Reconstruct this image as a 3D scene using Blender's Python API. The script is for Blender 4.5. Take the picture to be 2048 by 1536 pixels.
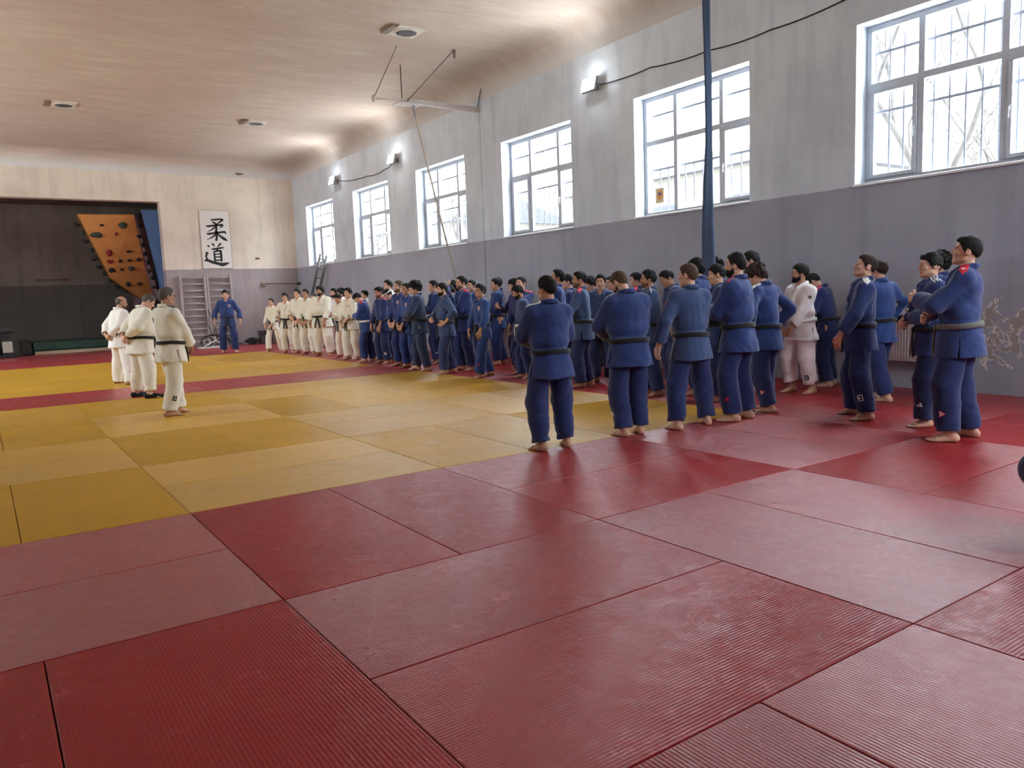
import bpy, bmesh, math, random
import numpy as np
from mathutils import Vector, Matrix
from concurrent.futures import ThreadPoolExecutor

random.seed(7)
SC = bpy.context.scene
COL = SC.collection
for o in list(bpy.data.objects): bpy.data.objects.remove(o)

# ---------------------------------------------------------------- camera (solved from the 1 x 2 m mat grid; X right, Y away along the window wall)
FPX, YAW, PITCH, ROLL = 1543.633, 0.970806, -0.115157, -0.0381478
CAM = np.array([-1.0873, -5.61728, 1.42514])
_fw = np.array([math.cos(YAW)*math.cos(PITCH), math.sin(YAW)*math.cos(PITCH), math.sin(PITCH)])
_r = np.cross(_fw, [0, 0, 1]); _r /= np.linalg.norm(_r); _u = np.cross(_r, _fw)
CR = _r*math.cos(ROLL)+_u*math.sin(ROLL); CU = -_r*math.sin(ROLL)+_u*math.cos(ROLL); CF = _fw
cam = bpy.data.cameras.new('camera'); camo = bpy.data.objects.new('camera', cam); COL.objects.link(camo)
cam.sensor_fit = 'HORIZONTAL'; cam.sensor_width = 36; cam.lens = FPX*36/2048; cam.clip_start = .05; cam.clip_end = 400
camo.matrix_world = Matrix(((CR[0], CU[0], -CF[0], CAM[0]), (CR[1], CU[1], -CF[1], CAM[1]), (CR[2], CU[2], -CF[2], CAM[2]), (0, 0, 0, 1)))
SC.camera = camo

# ---------------------------------------------------------------- exposure, sky, light quality
SC.view_settings.view_transform = 'Standard'; SC.view_settings.look = 'None'
SC.view_settings.exposure = EXPOSURE = 1.5; SC.view_settings.gamma = 1; SC.view_settings.use_curve_mapping = False
world = bpy.data.worlds.new('overcast sky'); SC.world = world; world.use_nodes = True
_nt = world.node_tree; _b = _nt.nodes['Background']; SKY = 13.0
_tc = _nt.nodes.new('ShaderNodeTexCoord'); _sx = _nt.nodes.new('ShaderNodeSeparateXYZ'); _nt.links.new(_tc.outputs['Generated'], _sx.inputs[0])
_ma = _nt.nodes.new('ShaderNodeMath'); _ma.operation = 'MULTIPLY_ADD'; _ma.use_clamp = False; _nt.links.new(_sx.outputs[2], _ma.inputs[0])
_ma.inputs[1].default_value = SKY*2/3; _ma.inputs[2].default_value = SKY/3          # overcast sky: the zenith three times as bright as the horizon
_mx = _nt.nodes.new('ShaderNodeMath'); _mx.operation = 'MAXIMUM'; _nt.links.new(_ma.outputs[0], _mx.inputs[0]); _mx.inputs[1].default_value = SKY*.12
_b.inputs[0].default_value = (.90, .95, 1.0, 1); _nt.links.new(_mx.outputs[0], _b.inputs[1])
SC.cycles.max_bounces = 10; SC.cycles.diffuse_bounces = 6; SC.cycles.glossy_bounces = 4; SC.cycles.transparent_max_bounces = 16
SC.cycles.sample_clamp_indirect = 8; SC.cycles.use_denoising = True
try: SC.cycles.denoiser = 'OPENIMAGEDENOISE'
except Exception: pass

# pixel of the photograph -> point in the hall
def ray(x, y): return CF+CR*(x-1024)/FPX-CU*(y-768)/FPX
def on_floor(x, y, z=0.): d = ray(x, y); return CAM+d*((z-CAM[2])/d[2])
def on_x(x, y, X): d = ray(x, y); return CAM+d*((X-CAM[0])/d[0])
def on_y(x, y, Y): d = ray(x, y); return CAM+d*((Y-CAM[1])/d[1])

# room sizes (metres)
XW, YF, ZC = 8.99, 23.1, 6.5          # window wall, far wall, ceiling
XL, YB = -5.0, -7.5                   # walls outside the picture
DADO = 2.72

def portal(name, loc, w, h, rz):
    l = bpy.data.lights.new(name, 'AREA'); l.shape = 'RECTANGLE'; l.size = w; l.size_y = h
    l.cycles.is_portal = True
    o = bpy.data.objects.new(name, l); COL.objects.link(o); o.location = loc; o.rotation_euler = (math.pi/2, 0, rz)
    return o
WINY = [(-1.90, .60), (2.36, 4.90), (6.70, 9.20), (10.80, 13.34), (15.06, 17.60), (19.28, 21.82), (-6.17, -3.65)]  # the last one, out of view, is added to light the foreground
WINZ = (2.74, 4.84)
WINB_ADDED = [(4.6, 7.1)]                         # added window in the unseen wall behind the camera, for frontal fill
WINL_ADDED = [(7.0, 9.5), (11.2, 13.7), (15.4, 17.9), (19.6, 22.1)]            # added windows in the unseen left wall, to brighten the hall
for _a, _c in WINL_ADDED: portal('window_daylight', (XL-.50, (_a+_c)/2, sum(WINZ)/2), _c-_a, WINZ[1]-WINZ[0], -math.pi/2)
for _a, _c in WINY: portal('window_daylight', (XW+.50, (_a+_c)/2, sum(WINZ)/2), _c-_a, WINZ[1]-WINZ[0], math.pi/2)
for _a, _c in WINB_ADDED: portal('window_daylight', ((_a+_c)/2, YB-.50, sum(WINZ)/2), _c-_a, WINZ[1]-WINZ[0], 0)

# ---------------------------------------------------------------- materials
def S(r, g, b):
    f = lambda c: (c/255/12.92) if c <= 10.3 else ((c/255+.055)/1.055)**2.4
    return (f(r), f(g), f(b), 1)
class NT:
    """Small helper round a node tree."""
    def __init__(s, name):
        s.m = bpy.data.materials.new(name); s.m.use_nodes = True; s.t = s.m.node_tree; s.p = s.t.nodes['Principled BSDF']; s.out = s.t.nodes['Material Output']
    def n(s, typ, **kw):
        n = s.t.nodes.new('ShaderNode'+typ)
        for k, v in kw.items():
            if k in n.inputs: n.inputs[k].default_value = v
            else: setattr(n, k, v)
        return n
    def l(s, a, b): s.t.links.new(a, b)
    def coord(s, which='Object', scale=None):
        c = s.n('TexCoord').outputs[which]
        if scale is None: return c
        m = s.n('Mapping'); m.inputs['Scale'].default_value = scale; s.l(c, m.inputs[0]); return m.outputs[0]
    def noise(s, vec, scale, detail=4, rough=.55, dist=0):
        n = s.n('TexNoise'); n.inputs['Scale'].default_value = scale; n.inputs['Detail'].default_value = detail
        n.inputs['Roughness'].default_value = rough; n.inputs['Distortion'].default_value = dist; s.l(vec, n.inputs['Vector']); return n.outputs['Fac']
    def ramp(s, fac, stops):
        r = s.n('ValToRGB'); e = r.color_ramp.elements
        while len(e) < len(stops): e.new(.5)
        for i, (p, c) in enumerate(stops): e[i].position = p; e[i].color = c if len(c) == 4 else (*c, 1)
        s.l(fac, r.inputs[0]); return r.outputs[0]
    def mix(s, fac, a, b, mode='MIX'):
        m = s.n('Mix', data_type='RGBA', blend_type=mode)
        for i, v in ((0, fac), (6, a), (7, b)):
            if hasattr(v, 'links'): s.l(v, m.inputs[i])
            else: m.inputs[i].default_value = v
        return m.outputs[2]
    def math(s, op, a, b=None, clamp=False):
        m = s.n('Math', operation=op); m.use_clamp = clamp
        for i, v in ((0, a), (1, b)):
            if v is None: continue
            if hasattr(v, 'links'): s.l(v, m.inputs[i])
            else: m.inputs[i].default_value = v
        return m.outputs[0]
    def base(s, c):
        if hasattr(c, 'links'): s.l(c, s.p.inputs['Base Color'])
        else: s.p.inputs['Base Color'].default_value = c
    def bump(s, h, strength=.3, dist=.01):
        b = s.n('Bump'); b.inputs['Strength'].default_value = strength; b.inputs['Distance'].default_value = dist
        s.l(h, b.inputs['Height']); s.l(b.outputs[0], s.p.inputs['Normal']); return b
    def set(s, **kw):
        for k, v in kw.items(): s.p.inputs[k.replace('_', ' ')].default_value = v
        return s
g3 = lambda v: (v, v, v, 1)

def mat_plain(name, col, rough=.6, metal=0., var=.06, scale=8, bump=0.):
    t = NT(name); v = t.coord('Object'); f = t.noise(v, scale)
    lo = tuple(c*(1-var) for c in col[:3])+(1,); hi = tuple(min(1, c*(1+var)) for c in col[:3])+(1,)
    t.base(t.ramp(f, [(.35, lo), (.65, hi)])); t.set(Roughness=rough, Metallic=metal)
    if bump: t.bump(t.noise(v, scale*6), bump, .004)
    return t.m

def mat_cloth(name, col, worn=None, rough=.92):
    """Cotton judo cloth: rice-grain weave, faded ridges, small creases."""
    t = NT(name); v = t.coord('Object')
    a = t.noise(v, 5, 5); b = t.noise(v, 34, 3)
    w = worn or tuple(min(1, c*1.25+.01) for c in col[:3])+(1,)
    c = t.mix(t.math('MULTIPLY', t.ramp(a, [(.35, g3(0)), (.75, g3(1))]), .55), col, w)
    c = t.mix(t.math('MULTIPLY', t.ramp(b, [(.4, g3(0)), (.7, g3(1))]), .25), c, tuple(x*.8 for x in col[:3])+(1,))
    t.base(c); t.set(Roughness=rough); t.p.inputs['Sheen Weight'].default_value = .25; t.p.inputs['Sheen Roughness'].default_value = .5
    vo = t.n('TexVoronoi'); vo.inputs['Scale'].default_value = 210; t.l(v, vo.inputs['Vector'])
    cr = t.noise(t.coord('Object', (1, 1, .45)), 20, 5, .6, 1.2)
    h = t.math('ADD', t.math('MULTIPLY', vo.outputs['Distance'], .06), t.math('MULTIPLY', cr, .9))
    t.bump(h, .30, .010)
    return t.m
def mat_skin(name, col):
    t = NT(name); v = t.coord('Object'); a = t.noise(v, 9, 4)
    t.base(t.ramp(a, [(.3, tuple(c*.86 for c in col[:3])+(1,)), (.7, tuple(min(1, c*1.08) for c in col[:3])+(1,))]))
    t.set(Roughness=.55); t.p.inputs['Subsurface Weight'].default_value = .06; t.p.inputs['Subsurface Radius'].default_value = (.012, .005, .003)
    t.p.inputs['Subsurface Scale'].default_value = .5
    t.bump(t.noise(v, 160, 2), .08, .002)
    return t.m
def mat_hair(name, col):
    t = NT(name); v = t.coord('Object', (1, 1, .35)); a = t.noise(v, 120, 3)
    t.base(t.ramp(a, [(.3, tuple(c*.55 for c in col[:3])+(1,)), (.75, tuple(min(1, c*1.5+.004) for c in col[:3])+(1,))]))
    t.set(Roughness=.72); t.p.inputs['Specular IOR Level'].default_value = .3; t.bump(a, .9, .006)
    return t.m

# ---------------------------------------------------------------- object helpers
def link(name, me, parent=None, mats=None):
    o = bpy.data.objects.new(name, me); COL.objects.link(o)
    if parent is not None: o.parent = parent
    if mats is not None and me is not None:
        for m in (mats if isinstance(mats, (list, tuple)) else [mats]): me.materials.append(m)
    return o
def tag(o, label=None, cat=None, group=None, kind=None):
    if label: o['label'] = label
    if cat: o['category'] = cat
    if group: o['group'] = group
    if kind: o['kind'] = kind
    return o
def empty(name, loc=(0,0,0), rz=0., label=None, cat=None, group=None):
    o = bpy.data.objects.new(name, None); COL.objects.link(o); o.location = loc; o.rotation_euler = (0, 0, rz); o.empty_display_size = .2
    return tag(o, label, cat, group)

class MB:
    """Collects simple shapes into one mesh."""
    def __init__(s): s.bm = bmesh.new()
    def box(s, lo, hi, mi=0, bevel=0, M=None):
        lo, hi = Vector(lo), Vector(hi); r = bmesh.ops.create_cube(s.bm, size=1); vs = r['verts']
        for v in vs: v.co = Vector((lo[i]+(hi[i]-lo[i])*(v.co[i]+.5) for i in range(3)))
        fs = list({f for v in vs for f in v.link_faces})
        if bevel:
            es = list({e for v in vs for e in v.link_edges})
            r = bmesh.ops.bevel(s.bm, geom=es, offset=bevel, segments=2, affect='EDGES', profile=.5); fs = r['faces']+[f for f in fs if f.is_valid]
            vs = list({v for f in fs for v in f.verts})
        for f in fs: f.material_index = mi
        if M is not None:
            for v in set(vs): v.co = M@v.co
        return s
    def tube(s, pts, r, n=8, mi=0, cap=True, flat=None):
        pts = [Vector(p) for p in pts]; rr = r if isinstance(r, (list, tuple)) else [r]*len(pts); rings = []
        up = Vector((0, 0, 1)); prev = None
        for i, p in enumerate(pts):
            t = (pts[min(i+1, len(pts)-1)]-pts[max(i-1, 0)]).normalized()
            a = (prev-t*prev.dot(t)) if prev is not None else (up-t*up.dot(t) if abs(t.z) < .95 else Vector((1, 0, 0))-t*t.x)
            a.normalize(); prev = a; b = t.cross(a)
            rings.append([s.bm.verts.new(p+(a*math.cos(2*math.pi*k/n)*(flat or 1)+b*math.sin(2*math.pi*k/n))*rr[i]) for k in range(n)])
        for i in range(len(rings)-1):
            for k in range(n):
                f = s.bm.faces.new((rings[i][k], rings[i][(k+1) % n], rings[i+1][(k+1) % n], rings[i+1][k])); f.material_index = mi; f.smooth = True
        if cap and len(rings) > 1:
            for rg, fl in ((rings[0], True), (rings[-1], False)):
                f = s.bm.faces.new(rg[::-1] if fl else rg); f.material_index = mi
        return s
    def prism(s, poly, a, b, mi=0):
        """poly: list of 3D points; extruded along the vector b-a."""
        d = Vector(b)-Vector(a); v0 = [s.bm.verts.new(Vector(p)) for p in poly]; v1 = [s.bm.verts.new(Vector(p)+d) for p in poly]; n = len(poly)
        for f in (s.bm.faces.new(v0[::-1]), s.bm.faces.new(v1)): f.material_index = mi
        for i in range(n): s.bm.faces.new((v0[i], v0[(i+1) % n], v1[(i+1) % n], v1[i])).material_index = mi
        return s
    def quad(s, a, b, c, d, mi=0):
        s.bm.faces.new([s.bm.verts.new(Vector(p)) for p in (a, b, c, d)]).material_index = mi; return s
    def lathe(s, prof, n=24, mi=0, M=None, smooth=True):
        rings = [[s.bm.verts.new((r*math.cos(2*math.pi*k/n), r*math.sin(2*math.pi*k/n), z)) for k in range(n)] for r, z in prof]
        for i in range(len(rings)-1):
            for k in range(n):
                f = s.bm.faces.new((rings[i][k], rings[i][(k+1) % n], rings[i+1][(k+1) % n], rings[i+1][k])); f.material_index = mi; f.smooth = smooth
        for rg, fl in ((rings[0], True), (rings[-1], False)): s.bm.faces.new(rg[::-1] if fl else rg).material_index = mi
        if M is not None:
            for rg in rings:
                for v in rg: v.co = M@v.co
        return s
    def blob(s, c, r, seed=0, rough=.2, sub=2, mi=0, M=None):
        rr = random.Random(seed); res = bmesh.ops.create_icosphere(s.bm, subdivisions=sub, radius=1)
        ph = [rr.uniform(0, 6) for _ in range(6)]
        for v in res['verts']:
            q = v.co.copy(); k = 1+rough*(math.sin(q.x*3+ph[0])+math.sin(q.y*3+ph[1])*math.sin(q.z*4+ph[2]))*.5
            w = Vector((q.x*r[0], q.y*r[1], q.z*r[2]))*k
            v.co = (M@w if M is not None else w)+Vector(c)
        for f in {f for v in res['verts'] for f in v.link_faces}: f.smooth = True; f.material_index = mi
        return s
    def build(s, name, mats, parent=None, smooth=None):
        bmesh.ops.recalc_face_normals(s.bm, faces=s.bm.faces)
        me = bpy.data.meshes.new(name); s.bm.to_mesh(me); s.bm.free()
        if smooth: me.polygons.foreach_set('use_smooth', [True]*len(me.polygons))
        return link(name, me, parent, mats)
# ---------------------------------------------------------------- figure engine: signed distance shapes meshed by surface nets
f32 = np.float32
def A3(*v): return np.array(v if len(v) > 1 else v[0], dtype=np.float64)
def nrm(v):
    v = np.asarray(v, float); return v/max(np.linalg.norm(v), 1e-9)
def rotx(a): c, s = math.cos(a), math.sin(a); return np.array([[1,0,0],[0,c,-s],[0,s,c]])
def roty(a): c, s = math.cos(a), math.sin(a); return np.array([[c,0,s],[0,1,0],[-s,0,c]])
def rotz(a): c, s = math.cos(a), math.sin(a); return np.array([[c,-s,0],[s,c,0],[0,0,1]])

class Shape:
    """A list of operations evaluated in order; each has a distance function, a box outside which it has no effect, a mode and a blend."""
    def __init__(self): self.ops = []; self.disp = None
    def add(self, fn, lo, hi, k=.0, mode='u'):
        m = k + .03
        self.ops.append((fn, np.asarray(lo, float)-m, np.asarray(hi, float)+m, k, mode)); return self
    def cone(self, a, b, ra, rb, k=.02, mode='u', cut=None, hollow=None, flat=None):
        a, b = A3(a), A3(b); ba = b-a; L2 = max(ba@ba, 1e-9)
        a_, ba_ = a.astype(f32), ba.astype(f32)
        if flat is not None:
            _l = nrm(ba); _n = nrm(flat[0]); fn_n, fs = nrm(_n-_l*(_n@_l)).astype(f32), f32(1/flat[1]-1)
        ln = nrm(ba).astype(f32); Lb = f32(math.sqrt(L2))
        def fn(p):
            q = p-a_
            if flat is not None: q = q+fn_n*((q@fn_n)*fs)[..., None]
            t = np.clip((q@ba_)/f32(L2), 0, 1)
            d = np.sqrt(((q-t[..., None]*ba_)**2).sum(-1))-(ra+(rb-ra)*t)
            if flat is not None: d = d*f32(max(flat[1], .6))
            if cut is not None:                     # flat end at b, optionally opened into a tube
                s = (p-a_)@ln-Lb
                d = np.maximum(d, s)
                if hollow is not None:
                    r = np.sqrt(((q-((q@ln)[..., None])*ln)**2).sum(-1))
                    d = np.maximum(d, -np.maximum(r-(rb-hollow[0]), -s-hollow[1]))
            return d
        r = max(ra, rb)
        return self.add(fn, np.minimum(a-r, b-r), np.maximum(a+r, b+r), k, mode)
    def ell(self, c, r, R=None, k=.02, mode='u'):
        c, r = A3(c), A3(r); c_, r_ = c.astype(f32), r.astype(f32)
        R_ = None if R is None else np.asarray(R, f32)
        def fn(p):
            q = p-c_
            if R_ is not None: q = q@R_
            k0 = np.sqrt(((q/r_)**2).sum(-1)); k1 = np.sqrt(((q/(r_*r_))**2).sum(-1))
            return k0*(k0-1)/np.maximum(k1, 1e-4)
        m = max(r) if R is not None else r
        return self.add(fn, c-m, c+m, k, mode)
    def half(self, n, o, mode='i'):
        n_, o_ = nrm(n).astype(f32), A3(o).astype(f32)
        return self.add(lambda p: (p-o_)@n_, (-9,-9,-9), (9,9,9), 0, mode)
    def field(self, fn, lo, hi, k=0, mode='u'): return self.add(fn, lo, hi, k, mode)
    def bounds(self):
        lo = np.min([o[1] for o in self.ops if o[4] == 'u'], 0); hi = np.max([o[2] for o in self.ops if o[4] == 'u'], 0)
        return lo, hi
    def eval(self, P):
        """P: (B, n, 3) float32 blocks of nearby points."""
        B = P.shape[0]; bl = P.min(1); bh = P.max(1)
        d = np.full(P.shape[:2], .3, f32)
        for fn, lo, hi, k, mode in self.ops:
            m = np.all((bh >= lo) & (bl <= hi), 1)
            if not m.any(): continue
            e = fn(P[m]); c = d[m]
            if mode == 'u':
                if k > 0:
                    h = np.maximum(k-np.abs(c-e), 0)/k; c = np.minimum(c, e)-h*h*f32(k*.25)
                else: c = np.minimum(c, e)
            elif mode == 's':
                if k > 0:
                    e = -e; h = np.maximum(k-np.abs(c-e), 0)/k; c = np.maximum(c, e)+h*h*f32(k*.25)
                else: c = np.maximum(c, -e)
            elif k > 0:
                h = np.maximum(k-np.abs(c-e), 0)/k; c = np.maximum(c, e)+h*h*f32(k*.25)
            else: c = np.maximum(c, e)
            d[m] = c
        if self.disp is not None: d = d+self.disp(P)
        return d
    def pts(self, P):
        P = np.asarray(P, f32); return self.eval(P[:, None, :])[:, 0]
    def mesh(self, h):
        lo, hi = self.bounds(); n = 8
        N = np.ceil((hi-lo)/(h*n)).astype(int)+1
        cs = [lo[i]+(np.arange(N[i])+.5)*h*n-.5*h for i in range(3)]
        G = np.stack(np.meshgrid(*cs, indexing='ij'), -1).astype(f32)
        cd = self.eval(G.reshape(-1, 1, 3)).reshape(N)
        act = np.abs(cd) < h*n*.9+.02
        D = np.repeat(np.repeat(np.repeat(cd, n, 0), n, 1), n, 2)
        ix = np.argwhere(act)
        o = np.stack(np.meshgrid(*[np.arange(n)]*3, indexing='ij'), -1).reshape(-1, 3)
        for s in range(0, len(ix), 1500):
            I = ix[s:s+1500, None, :]*n+o[None]
            P = (lo+I*h).astype(f32)
            D[I[..., 0], I[..., 1], I[..., 2]] = self.eval(P)
        S = D < 0
        a = S[:-1,:-1,:-1]; al = a.copy(); an = a.copy()
        for dx in (0, 1):
            for dy in (0, 1):
                for dz in (0, 1):
                    q = S[dx:S.shape[0]-1+dx, dy:S.shape[1]-1+dy, dz:S.shape[2]-1+dz]; al &= q; an |= q
        cell = an & ~al
        C = np.argwhere(cell)
        if len(C) == 0: return np.zeros((0, 3)), np.zeros((0, 4), int)
        idx = np.full(cell.shape, -1, np.int32); idx[tuple(C.T)] = np.arange(len(C))
        acc = np.zeros((len(C), 3)); cnt = np.zeros(len(C))
        cor = [(i, j, k) for i in (0, 1) for j in (0, 1) for k in (0, 1)]
        val = {c: D[C[:, 0]+c[0], C[:, 1]+c[1], C[:, 2]+c[2]] for c in cor}
        for c in cor:
            for ax in range(3):
                if c[ax] == 0:
                    e = list(c); e[ax] = 1; e = tuple(e)
                    v0, v1 = val[c], val[e]; m = (v0 < 0) != (v1 < 0)
                    t = np.where(m, v0/np.where(m, v0-v1, 1), 0)
                    p = np.tile(np.array(c, float), (len(C), 1)); p[:, ax] += t
                    acc[m] += p[m]; cnt[m] += 1
        V = lo+(C+acc/cnt[:, None])*h
        F = []
        for ax in range(3):
            s0 = [slice(1, -1)]*3; s1 = list(s0)
            u, v = (ax+1) % 3, (ax+2) % 3
            i0 = [slice(1, S.shape[i]-1) for i in range(3)]; i0[ax] = slice(0, S.shape[ax]-1)
            i1 = list(i0); i1[ax] = slice(1, S.shape[ax])
            x0, x1 = S[tuple(i0)], S[tuple(i1)]
            for flip, m in ((False, x0 & ~x1), (True, ~x0 & x1)):
                E = np.argwhere(m)
                if len(E) == 0: continue
                E = E+np.array([0 if i == ax else 1 for i in range(3)])
                q = []
                for du, dv in ((-1,-1), (0,-1), (0,0), (-1,0)):
                    e = E.copy(); e[:, u] += du; e[:, v] += dv
                    q.append(idx[e[:, 0], e[:, 1], e[:, 2]])
                q = np.stack(q, 1)
                F.append(q[:, ::-1] if flip else q)
        F = np.concatenate(F); F = F[(F >= 0).all(1)]
        return V, F

def tick_mesh(name, V, F, mats, mat_idx=None, smooth=True):
    me = bpy.data.meshes.new(name)
    V = np.asarray(V, f32); F = np.asarray(F, np.int32)
    me.vertices.add(len(V)); me.vertices.foreach_set('co', V.ravel())
    k = F.shape[1]
    me.loops.add(F.size); me.loops.foreach_set('vertex_index', F.ravel())
    me.polygons.add(len(F)); me.polygons.foreach_set('loop_start', np.arange(0, F.size, k, dtype=np.int32))
    me.polygons.foreach_set('loop_total', np.full(len(F), k, np.int32))
    me.polygons.foreach_set('use_smooth', np.full(len(F), smooth, bool))
    for m in (mats if isinstance(mats, (list, tuple)) else [mats]): me.materials.append(m)
    if mat_idx is not None: me.polygons.foreach_set('material_index', np.asarray(mat_idx, np.int32))
    me.update(); me.validate()
    return me

def folds(seed, amp, fz=.35, freq=24):
    """Wrinkles of cloth: warped sine waves, longer along the vertical."""
    r = np.random.RandomState(seed)
    W = []
    for i in range(6):
        w = r.normal(size=3); w /= np.linalg.norm(w); w *= freq*(.6+.35*i); w[2] *= fz
        W.append((w.astype(f32), f32(r.rand()*6.28), f32(1/(1+.55*i))))
    w0 = (r.normal(size=3)*9).astype(f32)
    def fn(p):
        s = np.sin(p@w0)*1.3; t = 0
        for w, ph, a in W: t = t+a*np.sin(p@w+ph+s)
        t = t/2
        return (amp*(t-.25*np.cos(2*t))).astype(f32)
    return fn

def ik(S, W, l1, l2, pole):
    d = W-S; L = np.linalg.norm(d)
    if L > (l1+l2)*.995: W = S+d/L*(l1+l2)*.995; d = W-S; L = np.linalg.norm(d)
    a = (l1*l1-l2*l2+L*L)/(2*L); h = math.sqrt(max(l1*l1-a*a, 1e-6))
    u = d/L; p = A3(pole)-(A3(pole)@u)*u
    return S+u*a+nrm(p)*h, W

# arm poses for the left arm (x > 0, facing -y): wrist, elbow pole, hand direction, palm normal, finger curl
ARMS = {
 'side':  ((.285,-.05,.86), (.35,.8,0), (.0,-.15,-1), (-1,0,0), .35),
 'sideout': ((.34,-.05,.90), (.5,.6,0), (.15,-.15,-1), (-1,-.2,0), .45),
 'thigh': ((.20,-.19,.86), (.8,.5,0), (-.1,-.25,-1), (-.5,.8,0), .4),
 'front': ((.10,-.235,.90), (1,.35,0), (-.62,-.15,-.78), (-.2,1,-.1), .5),
 'belt':  ((.145,-.215,1.00), (1,.5,-.1), (-.75,-.35,-.5), (-.1,1,0), .6),
 'belly': ((.07,-.27,1.06), (1,.25,-.2), (-1,-.1,-.15), (0,1,0), .55),
 'cross': ((-.05,-.27,1.17), (.75,-.1,-1), (-1,.15,.15), (0,1,0), .4),
 'cross2': ((-.04,-.225,1.13), (.75,-.1,-1), (-1,.15,.1), (0,1,0), .4),
 'hips':  ((.235,-.06,1.0), (1,.7,0), (-.35,-.85,-.35), (-1,.1,.1), .35),
 'back':  ((.065,.225,.97), (1,.05,0), (-.9,.05,-.45), (0,-1,0), .5),
 'skull': ((.12,-.09,1.70), (.9,-.5,.2), (-.5,.2,.9), (-.4,.9,.2), .4),
 'mouth': ((.06,-.24,1.46), (.6,-.3,-1), (-.3,.5,.8), (.2,1,.1), .6),
 'cup':   ((.05,-.34,1.24), (.7,-.2,-1), (-.5,-.6,.4), (-.6,.6,0), .7),
 'thumb': ((.03,-.33,1.22), (.8,-.1,-1), (-.75,-.65,.15), (-.4,.6,0), .9),
 'down':  ((.24,-.22,.90), (.6,.7,0), (-.05,-.2,-1), (-.8,.5,0), .4),
}
def mirror(a): return tuple(tuple((-v[0], v[1], v[2])) if isinstance(v, tuple) else v for v in a)

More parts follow.
